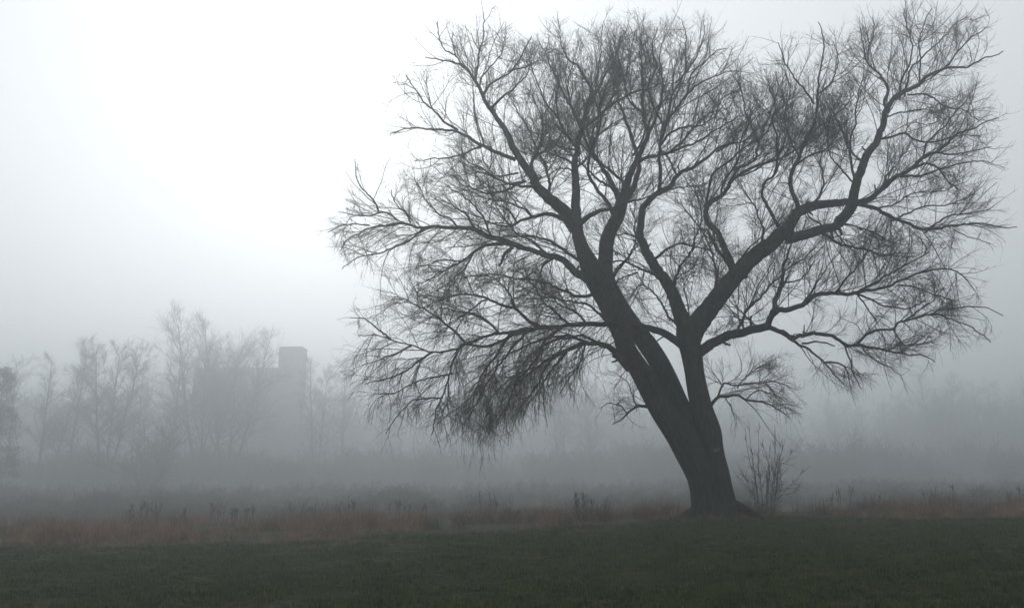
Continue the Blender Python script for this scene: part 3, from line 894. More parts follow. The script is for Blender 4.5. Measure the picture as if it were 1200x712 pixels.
# ------------------------------------------------------------------ bare sapling clump right of the trunk
SD = 36.2
sb = px(898, 600, SD)
sb[2] = gz(sb[0], SD)
shrub = empty('bare_shrub', sb, 'small leafless shrub of thin upright stems just right of the big trunk', 'shrub')
stems = [
    (1.7, [889, 597, 885.5, 566, 879, 543, 875, 519, 873, 500], .3), (1.6, [892, 597, 884, 553, 881.5, 533, 879, 515, 877.7, 492], -.3),
    (1.9, [896, 598, 900, 566, 902, 553, 898, 533, 893, 519], .2), (1.7, [898, 598, 902, 558, 907, 543, 909, 519, 908, 498], -.2),
    (1.7, [905, 598, 911, 566, 912.6, 545, 917, 527, 921, 514], .4), (1.3, [906, 590, 912, 549, 921, 541, 929, 526], -.4),
    (1.4, [901, 596, 905, 580, 913, 576, 923, 571, 933, 562, 941, 552], -.3), (1.2, [890, 597, 882, 578, 872, 566, 864, 556], .5),
    (1.1, [894, 597, 892, 570, 889, 545, 890, 522], .6), (1.1, [903, 597, 914, 582, 928, 578, 936, 570], .4)]
for k in range(7):
    b0 = rng.uniform(888, 908)
    x1 = b0 + (b0 - 898) * rng.uniform(1.0, 2.6) + rng.normal(0, 6)
    y1 = rng.uniform(500, 560)
    stems.append((rng.uniform(.9, 1.3), [b0, 598, b0 * .6 + x1 * .4 + rng.normal(0, 2), 598 * .55 + y1 * .45, x1, y1], rng.uniform(-.6, .6)))
tg = Geo()
for wd, pts, dd in stems:
    a = np.array(pts, float).reshape(-1, 2)
    W = np.array([np.append(px(x, y, SD + dd * i / len(a)), (wd * .47 * (1 - .55 * i / (len(a) - 1))) / 2 / F_PX * SD) for i, (x, y) in enumerate(a)])
    W[0, 2] = gz(W[0, 0], W[0, 1]) - .05
    wl = cr_spline(W, .08)
    g = Geo()
    g.tubes(wl[None, :, :3], wl[None, :, 3], 6, cap=True)
    g.build('stem', M_TWIG, shrub, sb)
    n = 8
    S, Dv, rp, t = sprout(wl[None, :, :3], wl[None, :, 3], n, .25, .45)
    P1 = grow(S, Dv, rng.uniform(.25, .9, n) * (1.15 - t), 6, .09, np.full(n, .05))
    R1 = np.full((n, 1), .008) * np.linspace(1, .5, 7)
    tg.tubes(P1, R1, 4)
    S, Dv, rp, t = sprout(P1, R1, 4, .2, .5)
    tg.tubes(grow(S, Dv, rng.uniform(.1, .4, len(S)), 4, .1, np.full(len(S), .03)), np.full((len(S), 1), .0045) * np.linspace(1, .6, 5), 3)
tag(tg.build('twigs', M_TWIG, shrub, sb), kind='stuff')

# low tangle of dead stems at the foot of the trunk
bb = px(874, 603, 35.6)
bb[2] = gz(bb[0], bb[1])
g = Geo()
n = 110
S = np.stack([bb[0] + rng.normal(0, .42, n), bb[1] + rng.normal(0, .4, n), np.zeros(n)], 1)
S[:, 2] = ground_z(S[:, 0], S[:, 1]) - .03
P1 = grow(S, rng.normal(0, .5, (n, 3)) + (0, 0, .8), rng.uniform(.25, .75, n), 6, .2, np.full(n, -.06))
R1 = np.full((n, 1), .009) * np.linspace(1, .5, 7)
g.tubes(P1, R1, 4)
S, Dv, rp, t = sprout(P1, R1, 5, .2, .7)
g.tubes(grow(S, Dv, rng.uniform(.08, .3, len(S)), 4, .15, np.full(len(S), -.02)), np.full((len(S), 1), .005) * np.linspace(1, .6, 5), 3)
tag(g.build('dead_bramble', M_STALK, None), 'low dark tangle of dead bramble stems at the foot of the big trunk', 'bramble')


# ------------------------------------------------------------------ instancing of uncountable ground cover
def instancer(name, pts, rots, scales, idx, sources, kind='stuff'):
    me = bpy.data.meshes.new(name)
    me.vertices.add(len(pts))
    me.vertices.foreach_set('co', np.asarray(pts, np.float32).ravel())
    for an, ty, dat in (('rot', 'FLOAT_VECTOR', rots), ('scl', 'FLOAT_VECTOR', scales), ('idx', 'INT', idx)):
        at = me.attributes.new(an, ty, 'POINT')
        at.data.foreach_set('vector' if ty == 'FLOAT_VECTOR' else 'value', np.asarray(dat, np.int32 if ty == 'INT' else np.float32).ravel())
    me.update()
    o = bpy.data.objects.new(name, me)
    COL.objects.link(o)
    src = bpy.data.collections.new(name + '_source')
    for i, (m_, mt) in enumerate(sources):
        if mt is not None and not m_.materials:
            m_.materials.append(mt)
        so = bpy.data.objects.new('%s_source_%02d' % (name, i), m_)
        src.objects.link(so)
    ng = bpy.data.node_groups.new(name + '_nodes', 'GeometryNodeTree')
    ng.interface.new_socket('Geometry', in_out='INPUT', socket_type='NodeSocketGeometry')
    ng.interface.new_socket('Geometry', in_out='OUTPUT', socket_type='NodeSocketGeometry')
    a = ng.nodes.new
    gi, go = a('NodeGroupInput'), a('NodeGroupOutput')
    ip, ci = a('GeometryNodeInstanceOnPoints'), a('GeometryNodeCollectionInfo')
    ci.inputs['Collection'].default_value = src
    ci.inputs['Separate Children'].default_value = True
    ci.inputs['Reset Children'].default_value = True
    ip.inputs['Pick Instance'].default_value = True
    ng.links.new(gi.outputs[0], ip.inputs['Points'])
    ng.links.new(ci.outputs[0], ip.inputs['Instance'])
    for an, ty, sk in (('rot', 'FLOAT_VECTOR', 'Rotation'), ('scl', 'FLOAT_VECTOR', 'Scale'), ('idx', 'INT', 'Instance Index')):
        na_ = a('GeometryNodeInputNamedAttribute')
        na_.data_type = ty
        na_.inputs['Name'].default_value = an
        out = [s for s in na_.outputs if s.enabled and s.name == 'Attribute'][0]
        ng.links.new(out, ip.inputs[sk])
    ng.links.new(ip.outputs[0], go.inputs[0])
    md = o.modifiers.new('scatter', 'NODES')
    md.node_group = ng
    return tag(o, kind=kind)


def blades(n, spread, h0, h1, wid, lean, segs=2, curl=.5):
    """a tuft of n flat tapering blades"""
    g = Geo()
    for _ in range(n):
        a, rr = rng.uniform(0, 6.283), spread * math.sqrt(rng.random())
        bx, by = math.cos(a) * rr, math.sin(a) * rr
        h = rng.uniform(h0, h1)
        la = rng.uniform(0, 6.283)
        lx, ly = math.cos(la), math.sin(la)
        l0 = abs(rng.normal(0, lean))
        wx, wy = -ly, lx
        vs_, qs = [], []
        for k in range(segs + 1):
            t = k / segs
            off = h * (l0 * t + curl * l0 * t * t)
            zz_ = h * t * math.sqrt(max(.15, 1 - (l0 * t) ** 2 * .5)) - .01
            ww = wid * (1 - t * .92) * .5
            vs_ += [(bx + lx * off - wx * ww, by + ly * off - wy * ww, zz_), (bx + lx * off + wx * ww, by + ly * off + wy * ww, zz_)]
            if k:
                qs.append((2 * k - 2, 2 * k - 1, 2 * k + 1, 2 * k))
        g.add(vs_, qs)
    return g.mesh('tuft')


def vnoise(x, y, s, seed):
    r = np.random.default_rng(seed)
    tot = np.zeros_like(x)
    for _ in range(6):
        a, f, p = r.uniform(0, 6.283), s * r.uniform(.6, 1.8), r.uniform(0, 6.283)
        tot += np.sin((x * np.cos(a) + y * np.sin(a)) * f + p + 1.2 * np.sin((x * np.sin(a) - y * np.cos(a)) * f * .7 + p))
    return tot / 3


BX = [-60, -25, -10, -5, 0, 4, 6.5, 8.5, 10.5, 12, 16, 60]
BY = [25.5, 26, 27, 28.6, 31.0, 33.5, 37, 37, 35.5, 34, 32, 33]


def border(x):
    return np.interp(x, BX, BY) + .5 * np.sin(x * 1.3) + .35 * np.sin(x * 3.1 + 1)


# mown turf
n = 370000
yy = 7.0 + 33.0 * rng.random(n) ** 1.15
xx = rng.uniform(-1, 1, n) * (yy * .56 + 7)
bd = border(xx)
keep = (yy < bd + 1.5 * rng.random(n)) & (.7 * vnoise(xx, yy, 4, 44) + .6 * vnoise(xx, yy, 15, 45) > -.95 + rng.normal(0, .15, n))
keep &= ((xx - 6.9) / 1.7) ** 2 + ((yy - 34.9) / 1.5) ** 2 > rng.uniform(.35, 1.1, n)
xx, yy = xx[keep], yy[keep]
n = len(xx)
cl_ = vnoise(xx, yy, 1.5, 4) + .6 * vnoise(xx, yy, 5, 5)
pk = .6 * vnoise(xx, yy, 9, 6) + .8 * vnoise(xx, yy, 22, 16)
sc = np.clip(.70 + .30 * cl_ + .50 * pk + rng.normal(0, .22, n), .2, 2.6)
sc = np.where(rng.random(n) < .02, sc * 1.8, sc)
pts = np.stack([xx, yy, ground_z(xx, yy)], 1)
rots = np.stack([rng.normal(0, .15, n), rng.normal(0, .15, n), rng.uniform(0, 6.283, n)], 1)
scl = np.stack([sc, sc, sc * rng.uniform(.7, 1.25, n)], 1)
instancer('turf_grass', pts, rots, scl, rng.integers(0, 8, n), [(blades(16, .075, .025, .075, .007, .6), M_TURF) for _ in range(8)])

# fallen leaves lying in the turf
n = 2600
yy = 9.5 + 27 * rng.random(n)
yy = np.where(rng.random(n) < .3, rng.normal(34.2, 1.5, n), yy)
xx = np.where(rng.random(n) < .6, rng.normal(6.5, 4, n), rng.uniform(-1, 1, n) * (yy * .54))
k_ = yy < border(xx)
xx, yy = xx[k_], yy[k_]
n = len(xx)
lv = Geo()
lv.add([(-.035, 0, 0), (0, -.012, .004), (.035, 0, 0), (0, .012, .008)], [(0, 1, 2, 3)])
lm = lv.mesh('leaf')
instancer('fallen_leaves', np.stack([xx, yy, ground_z(xx, yy) + .035], 1), np.stack([rng.normal(0, .4, n), rng.normal(0, .4, n), rng.uniform(0, 6.28, n)], 1),
          np.repeat(rng.uniform(.6, 1.4, n)[:, None], 3, 1), np.zeros(n), [(lm, M_LITTER)])

# long dead grass along the meadow's edge
n = 85000
xx = rng.uniform(-42, 44, n)
bd = border(xx)
yy = bd - 2.2 + rng.random(n) ** 1.9 * (88.2 - bd)
pn = vnoise(xx, yy, .55, 9)
pf = vnoise(xx, yy, 1.7, 19)
into = np.clip((yy - bd + 2.2) / 2.6, 0, 1)          # thins out into the turf
pg = vnoise(xx * .6, yy * 1.6, .8, 61)
keep = (pn + .8 * pf + .5 * pg > -.12 + rng.normal(0, .25, n)) & (rng.random(n) < .12 + .88 * into ** 2) & (np.hypot(xx - 7.2, yy - 35) > 1.1) & (np.abs(xx) < yy * .53 + 5)
xx, yy, pn, pf, into = xx[keep], yy[keep], pn[keep], pf[keep], into[keep]
n = len(xx)
edge = np.clip((yy - border(xx)) / 3.0, .22, 1)
sc = np.clip(.47 + .22 * pn + .34 * pf, .16, 1.4) * np.interp(yy, [40, 52, 80], [1, .6, .5]) * edge * rng.uniform(.5, 1.3, n)
pts = np.stack([xx, yy, ground_z(xx, yy)], 1)
rots = np.stack([rng.normal(0, .28, n), rng.normal(0, .28, n), rng.uniform(0, 6.283, n)], 1)
instancer('long_dead_grass', pts, rots, np.stack([sc * 1.15, sc * 1.15, sc], 1), rng.integers(0, 7, n), [(blades(20, .16, .3, .74, .011, .55, 3, .7), M_DEAD) for _ in range(7)])


# rough tufts left unmown against the trunk
n = 420
a_ = rng.uniform(0, 6.283, n)
rr = rng.uniform(.75, 1.75, n)
xx, yy = BASE[0] + .1 + np.cos(a_) * rr * 1.15, BASE[1] + np.sin(a_) * rr
sc = rng.uniform(.25, .62, n) * np.interp(rr, [.8, 1.7], [1.1, .6])
instancer('trunk_tufts', np.stack([xx, yy, ground_z(xx, yy)], 1), np.stack([rng.normal(0, .3, n), rng.normal(0, .3, n), rng.uniform(0, 6.28, n)], 1),
          np.stack([sc, sc, sc], 1), rng.integers(0, 4, n), [(blades(18, .16, .25, .7, .012, .6, 3, .7), (M_DEAD, M_TURF)[i % 2]) for i in range(4)])


# ------------------------------------------------------------------ dead weed stalks standing above the grass
def stalk_variant(seed):
    r = np.random.default_rng(seed)
    h = 1.0
    g = Geo()
    P = np.stack([np.cumsum(r.normal(0, .02, 8)), np.cumsum(r.normal(0, .02, 8)), np.linspace(-.03, h, 8)], 1)
    g.tubes(P[None], np.linspace(.011, .005, 8)[None], 5, cap=True)
    h_ = Geo()
    for k in range(r.integers(4, 8)):
        z = r.uniform(.5, 1.0) * h
        b = np.array((np.interp(z, P[:, 2], P[:, 0]), np.interp(z, P[:, 2], P[:, 1]), z))
        a = r.uniform(0, 6.283)
        d = np.array((math.cos(a) * .5, math.sin(a) * .5, 1.0)) * r.uniform(.08, .2)
        h_.tubes(np.stack([b, b + d * .6, b + d * 1.2])[None], np.array([[.004, .007, .008]]), 5, cap=True)
    h_.tubes(np.stack([P[-1] - (0, 0, .16), P[-1] - (0, 0, .06), P[-1] + (0, 0, .04)])[None], np.array([[.005, .013, .006]]), 6, cap=True)
    return g.mesh('stem'), h_.mesh('seed_head')


SV = [stalk_variant(100 + i) for i in range(6)]
for a, b in SV:
    a.materials.append(M_STALK)
    b.materials.append(M_STALK)
clusters = [  # x0, x1, top y, count, label, group
    (148, 192, 598, 20, 'dead weed stalk in the leftmost dark row above the rusty grass', 'stalks in the leftmost dark row'),
    (206, 224, 602, 4, 'dead weed stalk in the thin gap between the two leftmost rows', 'stalks between the two leftmost rows'),
    (246, 304, 598, 20, 'dead weed stalk in the second row from the left above the grass', 'stalks in the second row'),
    (340, 378, 599, 11, 'dead weed stalk in the row below the low tower', 'stalks below the low tower'),
    (392, 420, 594, 8, 'dead weed stalk left of the hanging willow twigs', 'stalks left of the hanging twigs'),
    (452, 512, 594, 9, 'dead weed stalk below the far left end of the willow crown', 'stalks below the crown end'),
    (560, 584, 588, 6, 'dead weed stalk under the longest hanging twigs', 'stalks under the hanging twigs'),
    (664, 712, 586, 14, 'dead weed stalk in the dark reedy clump left of the big trunk', 'stalks left of the big trunk'),
    (940, 1046, 580, 9, 'dead weed stalk right of the bare shrub', 'stalks right of the shrub'),
    (1086, 1120, 577, 8, 'dead weed stalk in the dark clump near the right edge', 'stalks near the right edge'),
    (1176, 1198, 577, 4, 'dead weed stalk at the extreme right of the meadow edge', 'stalks at the extreme right')]
for x0, x1, ty, cnt, lab, grp in clusters:
    for k in range(cnt):
        d = rng.uniform(38, 43)
        x = rng.uniform(x0, x1)
        top = px(x, ty - 4 + rng.uniform(-6, 9), d)
        z0 = gz(top[0], top[1])
        h = float(np.clip(top[2] - z0, .55, 1.7))
        va = SV[rng.integers(0, 6)]
        o = empty('weed_stalk', (top[0], top[1], z0), lab, 'weed', grp)
        for nm, me in zip(('stem', 'seed_head'), va):
            c = bpy.data.objects.new(nm, me)
            COL.objects.link(c)
            c.parent = o
        o.scale = (1.1, 1.1, h)
        o.rotation_euler = (rng.normal(0, .08), rng.normal(0, .08), rng.uniform(0, 6.28))

# bigger clumps that stand out of the grass
for x, y, d, wd, h, mat, lab in (
        (688, 598, 36.5, 1.1, 1.0, M_STALK, 'dark reedy clump of dead stems left of the big trunk'),
        (760, 600, 37.5, 1.2, .85, M_DEAD, 'orange brown tussock of dead grass touching the trunk on its left'),
        (512, 612, 34.0, 1.5, .55, M_STALK, 'broad low dark tussock below the hanging twigs'),
        (950, 592, 38.5, 1.2, .8, M_DEAD, 'pale rusty tussock just right of the bare shrub'),
        (1108, 588, 40.5, .9, .8, M_STALK, 'dark rounded tussock near the right edge of the meadow'),
        (1012, 588, 40.0, 1.0, .7, M_STALK, 'small dark tussock between the shrub and the right edge'),
        (270, 618, 35.0, 1.7, .6, M_DEAD, 'wide rusty tussock at the left under the low tower'),
        (110, 628, 33.0, 1.5, .6, M_DEAD, 'leftmost rusty tussock of dead grass')):
    c = px(x, y, d)
    c[2] = gz(c[0], c[1])
    g = Geo()
    for k in range(9):
        ox, oy = rng.normal(0, wd * .35, 2)
        me = blades(26, .2, h * .5, h, .013, .5, 3, .7)
        v = np.empty(len(me.vertices) * 3, np.float32)
        me.vertices.foreach_get('co', v)
        q = np.empty(len(me.loops), np.int32)
        me.loops.foreach_get('vertex_index', q)
        v = v.reshape(-1, 3) + (ox, oy, 0)
        v[:, 2] += gz(c[0] + ox, c[1] + oy) - c[2]
        g.add(v, q.reshape(-1, 4))
        bpy.data.meshes.remove(me)
    o = g.build('grass_tussock', mat)
    o.location = c
    tag(o, lab, 'tussock')


# ------------------------------------------------------------------ trees in the fog
def bare_tree(h, spread, trunk_r, seed, forks=1, lean=(0, 0), clear=.3, dens=1.0):
    """meshes (trunk, crown) of a leafless tree of height h standing at the origin"""
    global rng
    keep_rng = rng
    rng = np.random.default_rng(seed)
    tg_, cg = Geo(), Geo()
    lead = []
    for f in range(forks):
        a = rng.uniform(0, 6.283) if forks > 1 else 0
        sp = .10 * spread if forks > 1 else 0
        k = 12
        t = np.linspace(0, 1, k)
        if forks > 1:
            offx = (f - (forks - 1) / 2) * spread * .26
            offy = rng.uniform(-.12, .12) * spread
        else:
            offx = offy = 0
        hh = h * (.93 if f == 0 else rng.uniform(.78, .95))
        X = lean[0] * h * t + offx * t ** .8 + np.cumsum(rng.normal(0, .012 * h / 8, k)) * (t > 0)
        Y = lean[1] * h * t + offy * t ** .8 + np.cumsum(rng.normal(0, .012 * h / 8, k)) * (t > 0)
        P = np.stack([X, Y, hh * t - .15], 1)
        r = trunk_r * (1 - .88 * t ** .8) * (1 if f == 0 else .8)
        r[0] *= 1.35
        tg_.tubes(P[None], r[None], 8, cap=True, rough=.03)
        lead.append((P, r))
    for P, r in lead:
        m = int(26 * dens)
        S, Dv, rp, t = sprout(P[None], r[None], m, clear, .85)
        Dv[:, 2] = np.abs(Dv[:, 2]) * .6 + .25
        Ln = spread * .62 * rng.uniform(.5, 1, m) * (1.15 - .75 * t) / (1 if forks == 1 else 1.25)
        P1 = grow(S, Dv, Ln, 7, .1, np.full(m, .07))
        R1 = np.minimum(rp * .55, .02 + .012 * Ln)[:, None] * np.linspace(1, .3, 8)
        cg.tubes(P1, R1, 4)
        m2 = 8
        S, Dv, rp, t = sprout(P1, R1, m2, .15, .6)
        L2 = np.repeat(Ln, m2) * rng.uniform(.25, .55, len(S))
        P2 = grow(S, Dv, L2, 5, .12, np.full(len(S), .05))
        R2 = np.maximum(np.minimum(rp * .6, .02), .009)[:, None] * np.linspace(1, .5, 6)
        cg.tubes(P2, R2, 3)
        m3 = 6
        S, Dv, rp, t = sprout(P2, R2, m3, .2, .6)
        L3 = np.repeat(L2, m3) * rng.uniform(.3, .7, len(S)) + .15
        P3 = grow(S, Dv, L3, 3, .12, np.full(len(S), .05))
        cg.tubes(P3, np.full((len(S), 1), .008) * np.linspace(1, .6, 4), 3)
    rng = keep_rng
    a, b = tg_.mesh('trunk'), cg.mesh('crown')
    a.materials.append(M_FARBARK)
    b.materials.append(M_FARBARK)
    return a, b


def leafy_cloud(g, c, rad, n, size, seed):
    r = np.random.default_rng(seed)
    v = unit(r.normal(0, 1, (n, 3))) * (r.random((n, 1)) ** .45)
    C = np.asarray(c) + v * np.asarray(rad) * (1 + .18 * np.sin(v[:, :1] * 9 + v[:, 1:2] * 7))
    A = unit(r.normal(0, 1, (n, 3)))
    B = unit(np.cross(A, r.normal(0, 1, (n, 3))))
    s = size * r.uniform(.5, 1.3, (n, 1))
    V = np.stack([C - A * s, C - B * s * .5, C + A * s, C + B * s * .5], 1).reshape(-1, 3)
    g.add(V, np.arange(n * 4).reshape(n, 4))


far_trees = [  # x, distance, top y, spread m, trunk r, forks, lean x, label
    (55, 108, 408, 6.5, .22, 1, .05, 'slender foggy tree, first clear trunk from the left'),
    (66, 112, 420, 6.0, .20, 1, .22, 'slender foggy tree leaning strongly right at the left side'),
    (91, 110, 394, 7.0, .24, 1, .06, 'tall straight foggy tree with one trunk, left of the forked tree'),
    (132, 104, 396, 9.0, .26, 3, .05, 'foggy tree forking low into several upright stems'),
    (209, 112, 408, 8.5, .22, 1, .02, 'thin foggy tree with shaggy crown beside the block building on its left'),
    (245, 150, 364, 16, .30, 3, .01, 'tallest foggy tree rising behind the left end of the building'),
    (276, 152, 372, 15, .28, 3, .02, 'pale foggy tree rising behind the middle of the building roof'),
    (20, 122, 412, 8.0, .25, 1, .0, 'pale foggy tree behind the dark ivy tree'),
    (168, 126, 418, 7.5, .24, 1, .0, 'faint foggy tree between the forked tree and the building'),
    (375, 134, 412, 7.5, .24, 2, .0, 'faint foggy tree just right of the low tower'),
    (404, 138, 418, 8.0, .25, 1, .0, 'faint foggy tree second to the right of the low tower'),
    (448, 142, 432, 8.0, .25, 1, .02, 'faint foggy tree behind the left tip of the willow crown'),
    (655, 240, 430, 8.5, .26, 2, .0, 'faint foggy tree seen under the willow left of its trunk'),
    (690, 235, 440, 7.5, .22, 1, -.02, 'faint foggy tree seen in the gap beside the willow trunk'),
    (1096, 300, 428, 10.5, .30, 3, .0, 'broad faint tree in the fog at the right'),
    (1150, 310, 442, 9.0, .28, 2, .0, 'faint tree in the fog near the right edge')]
FAR = 1.75
for i, (x, d, ty, sp, tr_, fk, ln, lab) in enumerate(far_trees):
    d = d if d > 160 else (d * FAR if d < 148 else d * 1.4)
    top = px(x, ty, d)
    z0 = gz(top[0], d)
    a, b = bare_tree((top[2] - z0) / FAR, sp, tr_, 300 + i, fk, (ln, 0), .3, 1.9)
    o = empty('bare_tree', (top[0], d, z0), lab, 'tree')
    o.scale = (FAR, FAR, FAR)
    for nm, me in (('trunk', a), ('crown', b)):
        c = bpy.data.objects.new(nm, me)
        COL.objects.link(c)
        c.parent = o

# ivy-clad tree at the left edge
c = px(-9, 590, 138)
c[2] = gz(c[0], c[1])
H = px(-9, 424, 138)[2] - c[2]
iv = empty('ivy_tree', c, 'dark ivy covered tree at the left edge of the meadow', 'tree')
a, b = bare_tree(H, 3.2, .3, 501, 1, (0, 0), .5, 1)
for nm, me in (('trunk', a), ('crown', b)):
    k = bpy.data.objects.new(nm, me)
    COL.objects.link(k)
    k.parent = iv
g = Geo()
for i in range(120):
    t = rng.random()
    rr = 3.4 * (1.08 - .75 * t) * math.sqrt(rng.random())
    a_ = rng.uniform(0, 6.283)
    q_ = rng.uniform(.7, 1.6) * (1.1 - .45 * t)
    leafy_cloud(g, (math.cos(a_) * rr, math.sin(a_) * rr, .4 + t * H * .93), (q_, q_, q_ * .8), 220, .09, 600 + i)
g.build('ivy', M_IVY, iv)
g = Geo()
for i in range(14):
    leafy_cloud(g, (rng.uniform(-3, 2.6), rng.uniform(-1, 1), rng.uniform(.4, 1.6)), (1.1, 1.0, .8), 420, .12, 650 + i)
o = g.build('evergreen_bush', M_IVY)
o.location = c + (1.0, -.8, 0)
tag(o, 'dark evergreen bush round the foot of the ivy covered tree', 'bush')

# round bush between the forked tree and the building
c = px(176, 560, 155)
c[2] = gz(c[0], c[1])
rb = empty('round_bush', c, 'rounded leafless bush right of the forked foggy tree', 'bush')
rb.scale = (FAR, FAR, FAR)
g, sg_ = Geo(), Geo()
n = 26
S = np.zeros((n, 3)) + rng.normal(0, .3, (n, 3)) * (1, 1, 0)
P1 = grow(S, rng.normal(0, .45, (n, 3)) + (0, 0, 1), rng.uniform(4, 7.2, n), 9, .07, np.full(n, .01))
R1 = np.full((n, 1), .05) * np.linspace(1, .3, 10)
sg_.tubes(P1, R1, 5)
S, Dv, rp, t = sprout(P1, R1, 22, .15, .7)
P2 = grow(S, Dv, rng.uniform(.6, 1.9, len(S)), 5, .1, np.full(len(S), .04))
R2 = np.full((len(S), 1), .016) * np.linspace(1, .5, 6)
g.tubes(P2, R2, 3)
S, Dv, rp, t = sprout(P2, R2, 6, .15, .7)
g.tubes(grow(S, Dv, rng.uniform(.3, .8, len(S)), 3, .12, np.full(len(S), .04)), np.full((len(S), 1), .010) * np.linspace(1, .6, 4), 3)
sg_.build('stem', M_FARBARK, rb)
g.build('crown', M_FARBARK, rb)


# hedge along the far side of the meadow
def hedge_mesh(x0, x1, d0, d1, h, n, seed):
    r = np.random.default_rng(seed)
    t = r.random(n)
    X = x0 + (x1 - x0) * t
    Y = d0 + (d1 - d0) * t + r.normal(0, .7, n)
    S = np.stack([X, Y, ground_z(X, Y) - .05], 1)
    hh = h * (1 + .13 * np.sin(X * .27 + 1) + .09 * np.sin(X * .9)) * r.uniform(.4, 1.05, n) * np.interp(X, [-10, 50], [1, .72])
    P1 = grow(S, r.normal(0, .35, (n, 3)) + (0, 0, 1), hh, 6, .12, np.full(n, -.01))
    R1 = np.full((n, 1), .022) * np.linspace(1, .4, 7)
    g = Geo()
    g.tubes(P1, R1, 4)
    S, Dv, rp, t = sprout(P1, R1, 12, .08, .85)
    P2 = grow(S, Dv, r.uniform(.3, 1.0, len(S)), 4, .14, np.full(len(S), -.01))
    R2 = np.full((len(S), 1), .012) * np.linspace(1, .6, 5)
    g.tubes(P2, R2, 3)
    S, Dv, rp, t = sprout(P2, R2, 3, .1, .8)
    g.tubes(grow(S, Dv, r.uniform(.15, .5, len(S)), 3, .14, np.full(len(S), 0)), np.full((len(S), 1), .009) * np.linspace(1, .6, 4), 3)
    return g


g = hedge_mesh(-84, 116, 122, 140, 2.5, 5200, 71)
tag(g.build('hedge', M_HEDGE), 'long low dark hedge dim in the fog behind the whole meadow', 'hedge')

# ------------------------------------------------------------------ the block building with its low tower
BD = 280.0


def bx(x):
    return (x - 600) / F_PX * BD


def bzz(y, x=290):
    return px(x, y, BD)[2]


X0, X1, TX0, TX1 = bx(226), bx(328), bx(326), bx(355)
ZB = gz(bx(290), BD) - .3
ZR, ZT = bzz(432), bzz(408)
bo = empty('tower_building', ((X0 + X1) / 2, BD, ZB), 'grey flat topped block with a low square tower, dim in the fog at left', 'building')
OFF = np.array(((X0 + X1) / 2, BD, ZB))
g = Geo()
g.box(X0, X1, BD, BD + 11, ZB, ZR)
wall = g.build('wall', M_WALL, bo, OFF, True)
g = Geo()
g.box(X0 + .3, X1 - .02, BD + .3, BD + 10.7, ZR + .003, ZR + .3)
roof = g.build('roof', M_ROOF, bo, OFF, True)
g = Geo()
g.box(TX0, TX1, BD - .9, BD + 4, ZB, ZT)
tower = g.build('tower', M_WALL, bo, OFF, True)
g = Geo()
g.add([(TX0 - .2, BD - 1.1, ZT), (TX1 + .2, BD - 1.1, ZT), (TX1 + .2, BD + 4.2, ZT), (TX0 - .2, BD + 4.2, ZT),
       (TX0 + .5, BD - .4, ZT + .5), (TX1 - .5, BD - .4, ZT + .5), (TX1 - .5, BD + 3.5, ZT + .5), (TX0 + .5, BD + 3.5, ZT + .5)],
      [(0, 3, 2, 1), (4, 5, 6, 7), (0, 1, 5, 4), (1, 2, 6, 5), (2, 3, 7, 6), (3, 0, 4, 7)])
g.build('roof', M_ROOF, tower, OFF, True)


# ------------------------------------------------------------------ the wood that closes the view, one grey mass
var = []
for i in range(5):
    a, b = bare_tree(14.0, 8.5, .24, 800 + i, 1 + i % 2, (rng.uniform(-.03, .03), 0), .22, 1.0)
    va, vb = np.empty(len(a.vertices) * 3, np.float32), np.empty(len(b.vertices) * 3, np.float32)
    a.vertices.foreach_get('co', va)
    b.vertices.foreach_get('co', vb)
    G2 = Geo()
    for me, v in ((a, va), (b, vb)):
        tri = [p.vertices[:] for p in me.polygons if len(p.vertices) == 3]
        quad = [p.vertices[:] for p in me.polygons if len(p.vertices) == 4]
        G2.add(v.reshape(-1, 3), quad, tri)
    var.append((G2.mesh('far_tree'), M_FARBARK))
n = 520
yy = 320 + 150 * rng.random(n) ** 1.3
xx = rng.uniform(-1, 1, n) * (yy * .62 + 10)
n = len(xx)
sc = rng.uniform(.7, 1.08, n) * np.interp(xx / yy, [-.5, -.2, 0, .25, .5], [.95, .98, .95, .85, .95]) * 2.3
kp = ~((xx / yy > bx(190) / BD) & (xx / yy < bx(352) / BD) & (yy < BD + 16))
xx, yy, sc = xx[kp], yy[kp], sc[kp]
n = len(xx)
instancer('far_wood', np.stack([xx, yy, ground_z(xx, yy)], 1), np.stack([0 * xx, 0 * xx, rng.uniform(0, 6.28, n)], 1), np.stack([sc, sc, sc], 1), rng.integers(0, 5, n), var)
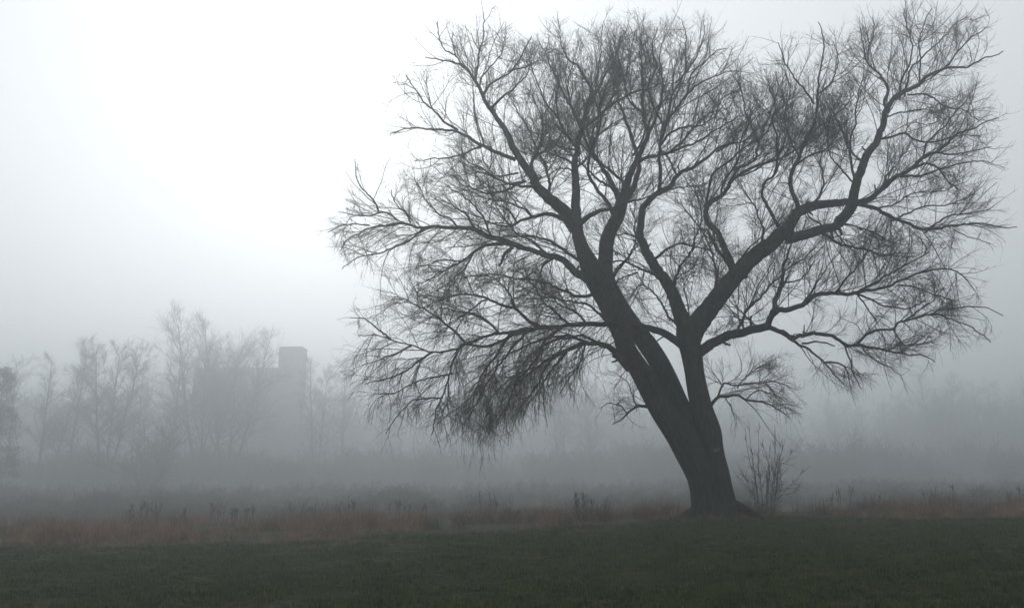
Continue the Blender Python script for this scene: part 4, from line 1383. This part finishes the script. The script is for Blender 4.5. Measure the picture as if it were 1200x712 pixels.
# undergrowth inside that wood
n = 1900
yy = 185 + 200 * rng.random(n)
xx = rng.uniform(-1, 1, n) * (yy * .62 + 10)
keep = ~((xx > X0 - 3) & (xx < TX1 + 2) & (yy > 271) & (yy < 299))
xx, yy = xx[keep], yy[keep]
n = len(xx)
uv = []
for i in range(4):
    g = Geo()
    k = 12
    S = rng.normal(0, .5, (k, 3)) * (1, 1, 0)
    P1 = grow(S, rng.normal(0, .4, (k, 3)) + (0, 0, 1), rng.uniform(2, 4.2, k), 6, .09, np.full(k, .0))
    R1 = np.full((k, 1), .03) * np.linspace(1, .4, 7)
    g.tubes(P1, R1, 4)
    S, Dv, rp, t = sprout(P1, R1, 14, .1, .8)
    P2 = grow(S, Dv, rng.uniform(.5, 1.6, len(S)), 4, .12, np.full(len(S), .02))
    R2 = np.full((len(S), 1), .018) * np.linspace(1, .5, 5)
    g.tubes(P2, R2, 3)
    S, Dv, rp, t = sprout(P2, R2, 5, .1, .8)
    g.tubes(grow(S, Dv, rng.uniform(.2, .7, len(S)), 3, .12, np.full(len(S), .02)), np.full((len(S), 1), .012) * np.linspace(1, .6, 4), 3)
    uv.append((g.mesh('undergrowth_bush'), M_HEDGE))
sc = np.clip(1.15 + .4 * vnoise(xx, yy, .12, 31), .5, 2) * rng.uniform(.55, 1.25, n) * 1.6
instancer('undergrowth', np.stack([xx, yy, ground_z(xx, yy)], 1), np.stack([0 * xx, 0 * xx, rng.uniform(0, 6.28, n)], 1), np.stack([sc, sc, sc], 1), rng.integers(0, 4, n), uv)

# low scrub between the meadow and the hedge
n = 1800
yy = 56 + 62 * rng.random(n) ** .8
xx = rng.uniform(-1, 1, n) * (yy * .58 + 6)
keep = rng.random(n) < np.interp(xx / yy, [-.6, -.15, .1, .6], [1, .9, .5, .4])
xx, yy = xx[keep], yy[keep]
n = len(xx)
sc = rng.uniform(.14, .44, n) * np.clip(1 + .35 * vnoise(xx, yy, .2, 77), .5, 1.5) * np.interp(yy, [56, 75], [.6, 1])
instancer('low_scrub', np.stack([xx, yy, ground_z(xx, yy)], 1), np.stack([0 * xx, 0 * xx, rng.uniform(0, 6.28, n)], 1), np.stack([sc * 1.5, sc * 1.5, sc], 1), rng.integers(0, 4, n), uv)

# ------------------------------------------------------------------ the fog
g = Geo()
g.box(-680, 680, -660, 720, -4.0, 39.0)
hz = g.build('haze', M_BARK, None, (0, 0, 0), True)
hm = bpy.data.materials.new('haze')
hm.use_nodes = True
t = hm.node_tree
t.nodes.clear()
pv = t.nodes.new('ShaderNodeVolumePrincipled')
pv.inputs['Color'].default_value = HAZE_COLOR
pv.inputs['Density'].default_value = HAZE_DENSITY
pv.inputs['Anisotropy'].default_value = HAZE_G
om = t.nodes.new('ShaderNodeOutputMaterial')
t.links.new(pv.outputs[0], om.inputs['Volume'])
hz.data.materials.clear()
hz.data.materials.append(hm)
tag(hz, kind='stuff')
